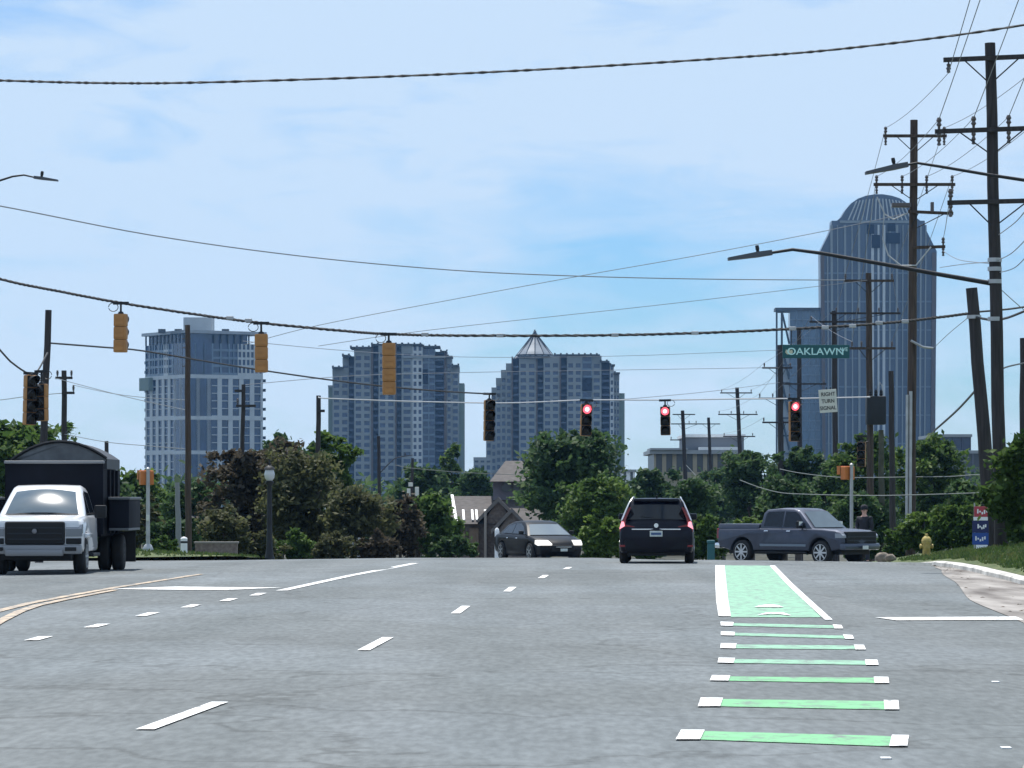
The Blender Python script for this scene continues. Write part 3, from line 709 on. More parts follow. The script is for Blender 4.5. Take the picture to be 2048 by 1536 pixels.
b.prismy(sh,1.,13); b.build('glass_body',mat('domed_tower_glass',(.040,.065,.11),.3,spec=.7,var=.25,vscale=.1,stretch=(1,1,.15)),t4)
for px, w, m in ((1645,1.6,stone_dark),(1655,.6,stone),(1663,1.1,stone),(1675,.5,stone),(1690,1.,stone),(1704,.6,stone),(1718,1.1,stone),(1733,.6,stone),(1745,1.3,tpanel),(1757,.9,tpanel),(1768,1.3,tpanel),(1780,.8,stone),(1794,1.1,stone),(1806,.5,stone),(1818,1.,stone),(1832,.8,stone),(1842,.8,stone),(1852,.6,stone),(1868,1.8,stone_dark)):
    taper_pier(px,0,w,m,'pier',505 if px < 1660 or px > 1855 else 450)
for j in range(9):
    z = 6+j*13.8
    if z < wt-3: 
        b = MB(); kk = .965+.035*z/wt; b.box(xl*kk+.1,xr*kk-.1,.55,1.,z,z+.7); b.build('floor_band',tglass2,t4)
for x0,x1,y0,y1 in ((1733,1748,449,468),(1743,1760,470,496),(1775,1790,447,462),(1772,1800,466,487)):
    b = MB(); b.box(X4(x0),X4(x1),-.5,-.25,Z4(y1),Z4(y0)); b.build('dark_panel',tdark,t4)
b = MB()
for px in range(1697,1826,9):
    t = (px-1757)/70.; x1_ = 1757+(px-1757)*.72; y1_ = 391+7*t*t; b.tube([(X4(px),.6,Z4(440)),(X4(x1_),.6,Z4(y1_+6))],.32,4)
b.build('crown_rib',tpanel,t4)
b = MB(); b.box(X4(1680),X4(1832),-.1,1,Z4(446),Z4(441)); b.build('crown_cornice',stone,t4)
t5 = thing('office_block','lower glass wing with open steel frame at its left corner, beside the domed tower','building',((1612-1024)/PM4,DY+4,-5))
def X5(px): return (px-1612)/PM4
zt = Z4(617)
bay(t5,'glass_bay',X5(1581),X5(1646),0,zt-1,0,5,4.3,tglass2,mat('wing_glass',(.05,.10,.16),.2,spec=.8,var=.2,vscale=.1),.10,.12,depth=10,proud=.4)
b = MB(); b.box(X5(1552),X5(1646),-.8,10.5,zt-1,zt+.6); b.build('roof_slab',tmetal,t5)
b = MB(); b.box(X5(1553),X5(1556.5),0,1,0,zt-1); b.box(X5(1563),X5(1567),-.3,1.2,0,zt-1)
for j in range(12): b.box(X5(1553),X5(1581),.2,.7,j*8.6+3,j*8.6+3.8); b.tube([(X5(1566),.4,zt-2-j*17.2),(X5(1580),.4,zt-17-j*17.2)],.5,4) if j < 6 else None
b.build('steel_frame',tmetal,t5)
b = MB(); b.box(X5(1567),X5(1580.8),2,9,0,Z4(690)); b.build('core_wall',tpanel,t5)

# mid-distance buildings
def block(name, label, px0, px1, py, Y, wall, glass, nc, fl=3.2, cat='building', depth=20, topb=.6, pier=.4, span=.45):
    s = F/Y; cx = (px0+px1)/2; x0, x1 = (px0-cx)/s, (px1-cx)/s; X = (cx-1024)/s; zb = G(X,Y)-.5
    root = thing(name,label,cat,(X,Y,zb)); zt = CZ-(py-HY)/s-zb
    bay(root,'window_bay',x0,x1,0,zt,0,nc,fl,wall,glass,pier,span,depth=depth,proud=.25)
    b = MB(); b.box(x0-topb,x1+topb,-topb,depth+topb,zt,zt+.5); b.build('cornice',roofm,root)
    return root, x0, x1, zt
bt = mat('block_tan',(.36,.31,.23),.85,var=.1,vscale=.3); bw = mat('block_window',(.06,.07,.085),.3,spec=.7)
r1,x0,x1,zt = block('apartment_block','tan low-rise block with white cornice lines between the two thin poles right of centre',1308,1492,908,450,bt,bw,9)
s = F/450.
b = MB(); b.box((1372-1400)/s,(1490-1400)/s,2,18,zt+.51,zt+.51+ (908-882)/s); b.build('upper_storey',mat('block_blue',(.16,.18,.21),.7),r1)
b = MB(); b.box((1398-1400)/s,(1478-1400)/s,-.3,1.9,zt+.52,zt+.9); b.box((1368-1400)/s,(1493-1400)/s,1.6,18.4,zt+.52+(908-882)/s,zt+.9+(908-882)/s); b.build('parapet',trimw,r1)
b = MB(); b.box((1300-1400)/s,(1375-1400)/s,-1.2,10,zt+.5,zt+.75); b.build('roof_overhang',roofm,r1)
block('office_block','dark blue block with ribbon windows behind the leaning black pole',1872,1942,874,620,mat('block_navy',(.07,.09,.15),.6),tglass,4,3.6,depth=25,topb=.2,pier=.1,span=.4)
block('office_block','dark grey lower block right of the dark blue block behind the leaning pole',1898,1978,907,560,mat('block_grey',(.13,.14,.17),.7),bw,5,3.4,depth=25,topb=.2,pier=.2,span=.4)
block('white_shed','small bright white building glimpsed right of the pointed-roof tower',1243,1270,944,700,trimw,bw,2,3.2,depth=10,topb=.3,pier=.6,span=.6)

# brick house under the dome-shaped tree
HYY = 215.; s = F/HYY
hx = (990-1024)/s; hz = G(hx,HYY)-.3
h = thing('brick_house','brown brick house with hipped roof turret and white gable edges left of the dark sedan','house',(hx,HYY,hz))
def HX(px): return (px-990)/s
def HZ(py): return CZ-(py-HY)/s-hz
b = MB(); b.box(HX(905),HX(1085),1.5,12,0,HZ(1046)); b.build('wall',brick,h)
b = MB(); b.prismx([(.9,HZ(1048)),(7,HZ(992)),(13,HZ(1048))],HX(900),HX(1100)); rf = b.build('roof',shingle,h)
b = MB(); b.box(HX(985),HX(1072),6,14,HZ(1000),HZ(962)); tw = b.build('turret_wall',mat('house_grey',(.17,.16,.19),.85,var=.1),h)
b = MB(); zt_ = HZ(918); ze = HZ(962); xa, xb = HX(978), HX(1082); xm = (xa+xb)/2
b.add([(xa,5,ze),(xb,5,ze),(xb,15,ze),(xa,15,ze),(xm-.6,10,zt_),(xm+.6,10,zt_)],[(0,3,2,1),(0,1,5,4),(1,2,5),(2,3,4,5),(3,0,4)]); b.build('hipped_roof',shingle,h)
for px in (1012,1036):
    b = MB(); b.lathe([(.32,5.85),(.32,5.99)],14,'y',(HX(px),0,HZ(974))); b.build('round_window',bw,tw)
for i,(pa,pb,py,pz) in enumerate(((958,1035,1000,1042),(985,1062,1022,1064))):
    b = MB(); xa, xb = HX(pa), HX(pb); xm = (xa+xb)/2; y0 = 1.0-i*1.6
    b.prismy([(xa+.3,0.),(xb-.3,0.),(xb-.3,HZ(pz)),(xm,HZ(py)),(xa+.3,HZ(pz))],y0,4.); gb = b.build('gable',brick,h)
    b = MB(); b.prismy([(xa-.1,HZ(pz)-.15),(xm,HZ(py)-.1),(xb+.1,HZ(pz)-.15),(xb+.1,HZ(pz)+.12),(xm,HZ(py)+.2),(xa-.1,HZ(pz)+.12)],y0-.25,5.); b.build('gable_roof',mat('fascia',(.14,.13,.125),.8),gb)
def slope(px,py,off):
    t = (1048-py)/56.; return Vector((HX(px), .9+6.1*t-off*.67, HZ(py)+off*.74))
def roofstrip(nm, quad):
    b = MB(); lo = [slope(x,y,.03) for x,y in quad]; hi = [slope(x,y,.16) for x,y in quad]
    b.add(lo+hi,[(3,2,1,0),(4,5,6,7)]+[(i,(i+1)%4,4+(i+1)%4,4+i) for i in range(4)]); b.build(nm,trimw,h)
roofstrip('barge_board',[(897.5,992.5),(903,992.5),(915,1045),(909,1045)])
for a in (925,943,951.5,969.5): roofstrip('roof_light',[(a-2.5,1023),(a+2,1023),(a+4.5,1043),(a,1043)])
b = MB(); b.box(HX(938),HX(957),1.2,1.52,0,HZ(1056)); b.box(HX(912),HX(930),1.2,1.52,HZ(1100),HZ(1062)); b.build('shutter_door',mat('timber',(.16,.115,.08),.85,var=.2,vscale=3),h)
b = MB(); b.box(HX(968),HX(973),.6,1.1,0,HZ(1022)); b.build('downpipe',mat('house_trim',(.30,.27,.24),.8),h)
# ------------------------------------------------------------------ utility poles, lamps, signals, wires
INS = {}
def pole(key, top, base, Y, r, label, arms=(), m=wood, name='utility_pole', base_z=None, group=None, extra=None):
    p0 = at(base[0],base[1],Y); p1 = at(top[0],top[1],Y)
    gz = base_z if base_z is not None else ((vz(p0.x,Y) if p0.x > polyx(KERB,Y) and Y < 170 else lz(p0.x,Y) if p0.x < -8.7 and 108 < Y < 170 else G(p0.x,Y)))
    # carry the line of the pole down to the ground
    k = (p1.z-gz)/max(.1,p1.z-p0.z); pb = p1+(p0-p1)*k
    root = thing(name,label,'pole' if name != 'lamp_post' else 'lamp post',(pb.x,pb.y,pb.z),0,group)
    t = p1-pb; b = MB(); N = 7
    b.tube([t*(i/N)+Vector((.012*math.sin(i*2.3),0,0)) if 0 < i < N else t*(i/N)-(Vector((0,0,.2)) if i == 0 else Vector()) for i in range(N+1)],[r*(1.12-.28*i/N) for i in range(N+1)],12)
    post = b.build('post',m,root,smooth=50); INS[key] = []
    for py,xl,xr,ins,ty in arms:
        a = at(xl,py,Y)-pb; c = at(xr,py+(ty if ty else 0),Y)-pb; fr = .14; h = .055
        off = Vector((0,-r-.05,0)); b = MB(); d = (c-a); L = d.length; ang = math.atan2(d.z,d.x)
        b.M = Matrix.Translation(a+off) @ Matrix.Rotation(-ang,4,'Y'); b.box(0,L,-.05,.05,-h,h)
        arm = b.build('crossarm',m,root)
        if L > 1.2 and xl < top[0] < xr:
            mid = Vector((t.x*((a.z)/t.z),-r-.02,0)); b = MB()
            for e in (.22,.78):
                q = a+d*e; b.tube([(q.x,-r-.11,q.z-.05),(mid.x+(.1 if e > .5 else -.1),-r-.06,q.z-.55)],.018,5)
            b.build('brace',steel_dark,arm)
        for px,up in ins:
            f = (px-xl)/max(1e-3,xr-xl); q = a+d*f+off; b = MB(); sg = 1 if up else -1
            if up == 2:
                b.lathe([(.02,-.35),(.055,-.33),(.03,-.26),(.06,-.22),(.03,-.15),(.06,-.10),(.03,.0),(.035,.12),(.07,.16),(.04,.22),(.07,.27),(.04,.34)],10,'z',q); w = q+Vector((0,0,.30))
            else:
                b.lathe([(.02,.04*sg),(.022,.09*sg),(.055,.12*sg),(.035,.17*sg),(.065,.21*sg),(.04,.26*sg),(.05,.31*sg),(.01,.33*sg)],10,'z',q); w = q+Vector((0,0,.32*sg))
            b.build('insulator',porcelain,arm,smooth=40); INS[key].append(pb+w)
    if extra: extra(root,pb,t,post)
    return root
def tall_extra(root,pb,t,post):
    for py in (520,538,563,638):
        q = at(1987,py,86)-pb; b = MB(); b.lathe([(.175,-.05),(.175,.05)],12,'z',(q.x+.03,0,q.z)); b.build('clamp_band',steel,root)
pole('near',(2620,-1870),(2620,1400),40,.16,'tall pole just outside the right edge carrying the upper power lines',
  [(-1780,2420,2820,[(2440,1),(2800,1)],0),(-1530,2420,2840,[(2459,2),(2590,2),(2690,2),(2820,2)],0)],wood_dark,base_z=.14)
pole('tall',(1980,86),(2003,1100),86,.155,'tallest dark wooden pole with three cross-arms near the right edge',
  [(122,1885,2076,[(1895,0),(2068,0)],-8),(265,1868,2092,[(1876,2),(1945,2),(2015,2),(2085,2)],-8),(407,1893,2092,[(1899,2),(2084,2)],-5)],wood_dark,extra=tall_extra)
def p18(root,pb,t,post):
    for k,(x,py0,py1,w) in enumerate(((1811.5,790,1090,.055),(1818.5,783,1072,.06))):
        q0, q1 = at(x,py1,130)-pb, at(x+1.5,py0,130)-pb; b = MB(); b.tube([(q0.x,-.26,q0.z),(q1.x,-.26,q1.z)],w,8); b.build('conduit',steel,root,smooth=50)
    b = MB(); q = at(1800,412,130)-pb; b.bbox(q.x-.35,q.x+.35,-.5,-.2,q.z-.08,q.z+.08,.03)
    q = at(1862,421,130)-pb; b.bbox(q.x-.06,q.x+.06,-.45,-.25,q.z-.1,q.z+.28,.02); b.build('cutout_switch',porcelain,root)
    b = MB(); b.tube([at(1752,395,130)-pb+Vector((0,-.3,0)),at(1768,430,130)-pb+Vector((0,-.3,0)),at(1785,440,130)-pb+Vector((0,-.3,0)),at(1812,428,130)-pb+Vector((0,-.3,0))],.028,5)
    b.tube([at(1766,430,130)-pb+Vector((0,-.3,0)),at(1764,480,130)-pb+Vector((0,-.3,0)),at(1775,512,130)-pb+Vector((0,-.3,0)),at(1800,532,130)-pb+Vector((0,-.3,0)),at(1830,532,130)-pb+Vector((0,-.3,0)),at(1860,495,130)-pb+Vector((0,-.3,0))],.03,5)
    b.build('jumper_cable',mat('cable_pale',(.45,.46,.48),.6),root)
    b = MB(); b.tube([at(1820,682,130)-pb+Vector((0,-.3,0)),at(1845,695,130)-pb+Vector((0,-.3,0)),at(1864,697,130)-pb+Vector((0,-.3,0))],.05,6); b.build('bracket',steel,root)
pole('p18',(1828,240),(1821,1106),130,.165,'brown wooden pole with pale conduit up its left side, right of the domed tower',
  [(273,1765,1892,[(1770,2),(1887,2)],0),(370,1746,1909,[(1752,2),(1803,2),(1852,2),(1903,2)],0),(424,1815,1905,[],4),(496,1826,1889,[(1885,2)],-2)],wood,extra=p18)
def trafo(root,pb,t,post):
    q = at(1749,850,165)-pb; q2 = at(1749,793,165)-pb; b = MB()
    b.bbox(q.x-.46,q.x+.46,-.95,-.22,q.z,q2.z,.08)
    for x in (-.25,0,.25): b.lathe([(.05,0),(.09,.08),(.05,.14),(.08,.2),(.04,.3)],8,'z',(q.x+x,-.6,q2.z))
    b.build('transformer',steel_dark,root,smooth=40)
    b = MB(); b.tube([at(1752,790,165)-pb+Vector((0,-.5,0)),at(1757,765,165)-pb+Vector((0,-.5,0)),at(1762,772,165)-pb+Vector((0,-.5,0)),at(1764,790,165)-pb+Vector((0,-.5,0))],.03,5); b.build('jumper_cable',mat('cable_pale',(.45,.46,.48),.6),root)
pole('p17',(1737,546),(1742,1092),165,.16,'wooden pole carrying a dark square transformer, in front of the domed tower',
  [(562,1688,1787,[(1690,1),(1783,1)],0),(697,1697,1790,[(1703,1),(1722,1),(1783,1)],0)],wood,extra=trafo)
pole('p16',(1668,622),(1672,1052),200,.165,'dark pole holding up a double cross-arm, left of the transformer pole',
  [(627,1660,1800,[(1672,1),(1716,1),(1757,1),(1795,1)],0),(644,1618,1740,[(1622,1),(1735,1)],0)],wood_dark)
pole('p155',(1598,655),(1600,985),250,.18,'dark pole directly behind the green street sign',
  [(768,1555,1652,[(1560,1),(1648,1)],0)],wood_dark)
pole('p15',(1560,690),(1562,960),230,.20,'dark pole with four short left arms at the corner of the glass wing',
  [(736,1524,1584,[(1528,1),(1580,1)],0),(797,1516,1582,[(1519,1),(1545,1),(1578,1)],0),(845,1524,1584,[(1527,1),(1580,1)],0)],wood_dark)
pole('p14',(1474,775),(1483,965),330,.21,'pole with three wide cross-arms above the tan block, right of centre',
  [(786,1440,1504,[(1443,1),(1502,1)],0),(829,1436,1515,[(1438,1),(1462,1),(1487,1),(1512,1)],0),(873,1446,1510,[(1448,1),(1505,1)],0)],wood_dark)
pole('p13',(1417,835),(1423,990),400,.20,'thin pole above the left half of the tan block',
  [(848,1395,1440,[],0)],wood_dark)
pole('p12',(1365,821),(1372,985),360,.22,'leftmost of the thin distant poles near the tan block',
  [(829,1345,1390,[],0),(848,1342,1408,[(1378,1),(1392,1)],0),(880,1340,1362,[(1342,1)],0)],wood_dark)
pole('p178',(1782,742),(1786,1090),140,.12,'slim dark pole between the transformer pole and the pole with conduit',[],wood_dark)
pole('p176',(1762,860),(1764,1075),150,.13,'short olive wooden stub pole right behind the pickup hood',[],mat('pole_olive',(.07,.07,.05),.9,var=.3),name='wooden_post')
pole('lean',(1943,576),(1988,1110),97,.19,'thick leaning black pole that ends the signal cable on the right',[],wood_dark,
  extra=lambda root,pb,t,post: [ (lambda b: b.build('clamp_band',steel,root))(MB().lathe([(.2,-.05),(.2,.05)],12,'z',Vector((at(x,py,97)-pb)))) for x,py in ((1948,634),(1976,1018))])
pole('edge',(2047,676),(2048,1000),112,.14,'dark pole cut by the right edge of the picture',[],wood_dark)
pole('lamp3',(2140,250),(2150,1100),75,.14,'pole outside the right edge that carries the upper street lamp arm',[],wood_dark)
pole('l95',(97,620),(84,960),105,.115,'thick dark pole behind the dump truck at the left',[],wood_dark)
pole('l128',(128,741),(129,930),150,.13,'thinner dark pole with two small arms beside the thick left pole',
  [(756,112,146,[(116,1),(144,1)],0),(786,125,150,[(148,1)],0)],wood_dark)
pole('l212',(213,882),(213,960),190,.13,'short dark pole top showing over the curved tarp of the dump box',[],wood_dark)
pole('l375',(375,650),(377,1112),116,.10,'tall brown pole with climbing steps across the pale apartment tower',[],wood,
  extra=lambda root,pb,t,post: [(lambda b: b.build('step_bolt',steel_dark,root))(MB().tube([(t.x*k-.17,-.02,t.z*k),(t.x*k+.12,-.02,t.z*k)],.014,5)) for k in (.82,.86,.90,.94)])
pole('l355',(354,965),(358,1092),126,.10,'grey smooth post just left of the tall brown pole',[],mat('grey_post',(.22,.23,.24),.6,.2),name='metal_post')
pole('l485',(487,769),(481,1110),150,.10,'dark pole with short bracket arms behind the plum trees',
  [(782,470,488,[],0),(812,473,512,[(476,1)],0)],wood_dark)
pole('l637',(637,791),(635,1112),148,.115,'dark pole topping the olive-brown trees left of the second tower',[(822,637,650,[],0)],wood_dark)
pole('l757',(757,872),(760,1060),230,.12,'dark distant pole with a small lamp arm across the second tower',[],wood_dark)
pole('l825',(825,916),(823,1005),210,.10,'short dark pole with small white signs in front of the second tower',[],wood_dark,
  extra=lambda root,pb,t,post: [(lambda b: b.build('small_sign',sign_white,root))(MB().bbox(at(x0,y1,210).x-pb.x,at(x1,y1,210).x-pb.x,-.25,-.17,at(x0,y1,210).z-pb.z,at(x0,y0,210).z-pb.z,.02)) for x0,x1,y0,y1 in ((817,826,965,973),(814,821,977,993),(830,838,974,992))])

def street_lamp(label, head, elbow, attach, Y, r=.05, name='street_lamp', L=1.0):
    """cobra-head lamp; points are (px,py); head = tip and neck of the luminaire"""
    (hx,hy),(nx,ny) = head; base = at(*attach[-1],Y); root = thing(name,label,'street lamp',base)
    b = MB(); pts = [at(nx,ny,Y)-base]+[at(x,y,Y)-base for x,y in elbow]+[at(x,y,Y)-base for x,y in attach]
    n = len(pts); b.tube(pts,[r*(.7+.5*i/(n-1)) for i in range(n)],8); b.build('arm',steel_dark,root,smooth=50)
    a, c = at(hx,hy,Y)-base, at(nx,ny,Y)-base; d = c-a; ang = math.atan2(d.z,d.x)
    b = MB(Matrix.Translation(a) @ Matrix.Rotation(-ang,4,'Y')); Lh = d.length; w = .17*Lh/.9; th = .05*Lh/.9*(1 if d.x > 0 else -1)
    b.add([(0,-w,-th*.6),(Lh*.7,-w,-th),(Lh*1.05,-w*.4,-th),(Lh*1.05,w*.4,-th),(Lh*.7,w,-th),(0,w,-th*.6),
           (0,-w*.9,th*.5),(Lh*.7,-w*.8,th*1.2),(Lh*1.05,-w*.35,th*1.2),(Lh*1.05,w*.35,th*1.2),(Lh*.7,w*.8,th*1.2),(0,w*.9,th*.5)],
          [[0,1,2,3,4,5],[11,10,9,8,7,6]]+[[i,(i+1)%6,6+(i+1)%6,6+i] for i in range(6)])
    hd = b.build('luminaire',mat('lamp_grey',(.07,.075,.085),.5,.3),root)
    b = MB(Matrix.Translation(a) @ Matrix.Rotation(-ang,4,'Y')); q_ = 1 if th > 0 else -1; b.lathe([(.045*L,th),(.045*L,th+q_*.07*L),(.055*L,th+q_*.08*L),(.05*L,th+q_*.19*L),(.01,th+q_*.2*L)],10,'z',(Lh*.72,0,0)); b.build('photocell',steel_dark,hd)
    return root
street_lamp('grey cobra-head street lamp on a long arm reaching left from the tallest pole',((1456,518),(1540,506)),[(1585,499),(1640,506)],[(1760,527),(1880,549),(1984,567)],86,.05,L=.9)
street_lamp('grey cobra-head street lamp above the domed tower, reaching in from the right edge',((1731,346),(1812,330)),[(1835,326),(1880,333)],[(1980,350),(2060,362),(2141,372)],75,.035,L=.8)
pole('l_off',(-150,300),(-150,1250),70,.14,'pole outside the left edge that carries the left street lamp',[],wood_dark)
street_lamp('grey cobra-head street lamp reaching in from the left edge over the road',((116,361),(70,355)),[(48,350),(25,353)],[(0,361),(-60,385),(-150,420)],70,.022,L=.6)
street_lamp('small distant pale street lamp in front of the second tower',((826,910),(805,913)),[(790,916)],[(775,930),(758,948)],230,.035,L=.8)

def globe_lamp(label, px, top, base, Y, gp=None):
    p = at(px,base,Y); z = lz(p.x,Y) if p.x < -8.7 else G(p.x,Y); H = at(px,top,Y).z-z
    root = thing('lamp_post',label,'lamp post',(p.x,Y,z))
    b = MB(); b.lathe([(.20,-.05),(.20,.1),(.15,.25),(.11,.6),(.10,.9),(.088,H-1.0),(.075,H-.75),(.14,H-.66),(.16,H-.60),(.10,H-.56)],14); b.build('post',steel_dark,root,smooth=40)
    b = MB(); b.lathe([(.10,H-.56),(.17,H-.46),(.19,H-.34),(.15,H-.18),(.12,H-.14)],14); b.build('globe',mat('globe_white',(.55,.56,.57),.3,coat=.3),root,smooth=50)
    b = MB(); b.lathe([(.20,H-.16),(.17,H-.10),(.09,H-.03),(.025,H),(.02,H+.16),(.005,H+.2)],14); b.build('finial',steel_dark,root,smooth=40)
    return root
globe_lamp('black ornamental lamp post with white globe before the plum and olive trees',539,930,1114,125)
globe_lamp('small white-globed lamp post just right of the tall brown pole',387,1031,1112,150)

# ---- traffic signals
def section(parent, M, face_col, lens, hot=False, dark=False):
    b = MB(M); b.bbox(-.18,.18,-.02,.20,-.178,.178,.035)
    b.box(-.12,.12,.198,.215,-.125,-.03); b.box(-.12,.12,.198,.215,.03,.125); b.box(-.184,-.176,.02,.16,-.13,.13); b.box(.176,.184,.02,.16,-.13,.13)
    hs = b.build('housing',amber,parent,smooth=35)
    b = MB(M); b.box(-.165,.165,-.032,-.018,-.165,.165); b.build('faceplate',face_col,hs)
    b = MB(M); b.lathe([(.145,-.05),(.13,-.06),(.06,-.075),(.005,-.08)],20,'y'); ln = b.build('lens',lens,hs,smooth=60)
    b = MB(M); n = 16; vs = []; fs = []
    for i in range(n+1):
        a = -.35+(math.pi+.7)*i/n
        for rr,yy in ((.158,-.03),(.162,-.30-.0*math.sin(a)),(.150,-.30),(.148,-.03)):
            L_ = yy if yy > -.1 else -.10-.20*max(0,math.sin(a)+.25)/1.25
            vs.append((rr*math.cos(a),L_,rr*math.sin(a)))
    for i in range(n):
        for k in range(4): fs.append((4*i+k,4*i+(k+1)%4,4*i+4+(k+1)%4,4*i+4+k))
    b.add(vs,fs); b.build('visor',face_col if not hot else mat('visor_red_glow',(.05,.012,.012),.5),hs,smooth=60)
    if hot:
        b = MB(M); b.lathe([(.075,-.078),(.04,-.088),(.004,-.09)],16,'y'); b.build('lens_core',sig_core,hs,smooth=60)
def signal(label, px, top, n, Y, yaw=0., red=False, group=None, wire_py=None, roll=0.):
    s_ = .356; p = at(px,top,Y); root = thing('traffic_signal',label,'traffic signal',(p.x,Y,p.z-n*s_),yaw,group); root.rotation_euler.y = R(rnd.uniform(-1.8,1.8))
    for i in range(n):
        M = Matrix.Translation((0,0,(n-1-i+.5)*s_)); section(root,M,blackp,sig_red if (red and i == 0) else lens_off,red and i == 0)
    b = MB(); h = (at(px,wire_py,Y).z-p.z) if wire_py else .35
    b.lathe([(.09,n*s_),(.07,n*s_+.05),(.03,n*s_+.07),(.028,n*s_+h-.05),(.05,n*s_+h)],10,'z',(0,.09,0)); b.box(-.22,.22,.05,.13,n*s_+h-.05,n*s_+h+.03); b.build('hanger',steel_dark,root)
    b = MB(); pts = [(.12+.14*math.cos(a)+.1,.09,n*s_+h-.12+.12*math.sin(a)) for a in [x*.5 for x in range(13)]]; b.tube(pts,.012,5); b.build('cable_loop',wirem,root)
    return root
signal('yellow-backed signal seen from behind, leftmost of the three on the thick cable',243,628,3,97,R(168),wire_py=606)
signal('yellow-backed signal seen from behind, beside the right edge of the pale tower',523,668,3,97,R(184),wire_py=646)
signal('long four-section yellow-backed signal hanging in front of the second tower',778,686,4,96,R(184),wire_py=668)
signal('unlit four-section signal with black face hanging left of the pointed-roof tower',979,800,4,122,R(16),wire_py=787)
signal('red-lit signal hanging in front of the pointed-roof tower',1172,808,3,117,R(10),True,wire_py=800)
signal('red-lit signal against the open sky right of the pointed-roof tower',1331,813,3,130,R(-6),True,wire_py=800)
signal('red-lit four-section signal under the green street sign',1590,803,4,125,R(14),True,wire_py=797)
signal('unlit dark signal with yellow side hanging left of the thick left pole',62,750,4,100,R(38),wire_py=746)
signal('dark signal turned sideways just touching the thick left pole',80,768,3,101,R(-28),wire_py=742)
r_ = signal('small dark signal head on the side of the transformer pole',1722,884,3,150,R(-15),wire_py=872)
def ped(label, px, top, base, Y, yaw):
    p = at(px,base,Y); z = lz(p.x,Y) if p.x < -8.7 else vz(p.x,Y); H = at(px,top,Y).z-z
    root = thing('pedestrian_signal',label,'pedestrian signal',(p.x,Y,z))
    b = MB(); b.lathe([(.17,-.05),(.17,.10),(.12,.22),(.065,.26),(.06,H-.12),(.07,H-.05),(.02,H)],12); b.build('post',steel,root,smooth=40)
    M = Matrix.Rotation(yaw,4,'Z'); b = MB(M); b.bbox(-.22,.22,-.34,-.08,H-.58,H-.12,.03); hd = b.build('signal_box',orange,root)
    b = MB(M); b.box(-.19,.19,-.36,-.345,H-.54,H-.16); b.build('display',blackp,hd)
    b = MB(M); b.box(-.24,.24,-.52,-.345,H-.125,H-.10); b.box(-.24,-.225,-.5,-.345,H-.4,H-.12); b.box(.225,.24,-.5,-.345,H-.4,H-.12); b.build('hood',orange,hd)
    b = MB(); b.bbox(-.05,.05,-.14,-.055,1.0,1.2,.01); b.build('push_button',sign_white,root)
ped('orange pedestrian signal on a pale post at the left corner',296,934,1108,113,R(200))
ped('orange pedestrian signal on a pale post behind the pickup hood',1703,926,1100,122,R(215))

# ---- signs
def text(parent, s, size, loc, m, rot=(R(90),0,0), sx=1.):
    cu = bpy.data.curves.new('lettering','FONT'); cu.body = s; cu.size = size; cu.align_x = 'CENTER'; cu.align_y = 'CENTER'; cu.extrude = .004; cu.materials.append(m); cu.offset = size*.012
    t_ = bpy.data.objects.new('lettering_curve',cu); me = bpy.data.meshes.new_from_object(t_); bpy.data.objects.remove(t_)
    o = bpy.data.objects.new('lettering',me); C.objects.link(o); o.parent = parent; o.location = loc; o.rotation_euler = rot; o.scale = (sx,1,1); return o
Y = 118.; p = at(1632,703,Y); sg = thing('street_name_sign','green OAKLAWN street name sign hanging beside the domed tower','street sign',p,R(4))
w_, h_ = 135/F*Y/2, 27/F*Y/2
b = MB(); b.bbox(-w_,w_,-.02,.02,-h_,h_,.012); b.build('panel',green_sign,sg)
text(sg,'OAKLAWN',.33,(-.02,-.024,-.01),sign_text,sx=1.15); text(sg,'AVE',.17,(w_-.21,-.024,.07),sign_text)
b = MB(); cx = -w_+.22
b.prismy([(cx-.13,-.03),(cx-.10,.07),(cx-.05,.02),(cx,.12),(cx+.05,.02),(cx+.10,.07),(cx+.13,-.03),(cx+.07,-.10),(cx-.07,-.10)],-.026,-.019); b.build('emblem',mat('emblem_cream',(.55,.56,.40),.5),sg)
b = MB()
for x in (-.85,.55): b.tube([(x,0,h_),(x+.03,0,h_+.62)],.016,6)
b.build('hanger',steel_dark,sg)
Y = 124.; p = at(1656,802,Y); sg = thing('turn_sign','cream RIGHT TURN SIGNAL board right of the red-lit four-section signal','traffic sign',p,R(6)); s_ = F/Y
w_, h_ = 36/s_/2, 46/s_/2
b = MB(Matrix.Rotation(R(-4),4,'Y')); b.bbox(-w_,w_,-.015,.015,-h_,h_,.01); b.build('panel',sign_white,sg)
for i,tx in enumerate(('RIGHT','TURN','SIGNAL')): text(sg,tx,.19,(0,-.02,h_*(.58-.6*i)),sign_ink,(R(90),R(-4),0),.92)
b = MB(); b.tube([(-.05,.02,h_-.02),(-.05,.03,h_+.08)],.02,6); b.tube([(.1,.02,h_-.02),(.1,.03,h_+.08)],.02,6); b.build('hanger',steel_dark,sg)
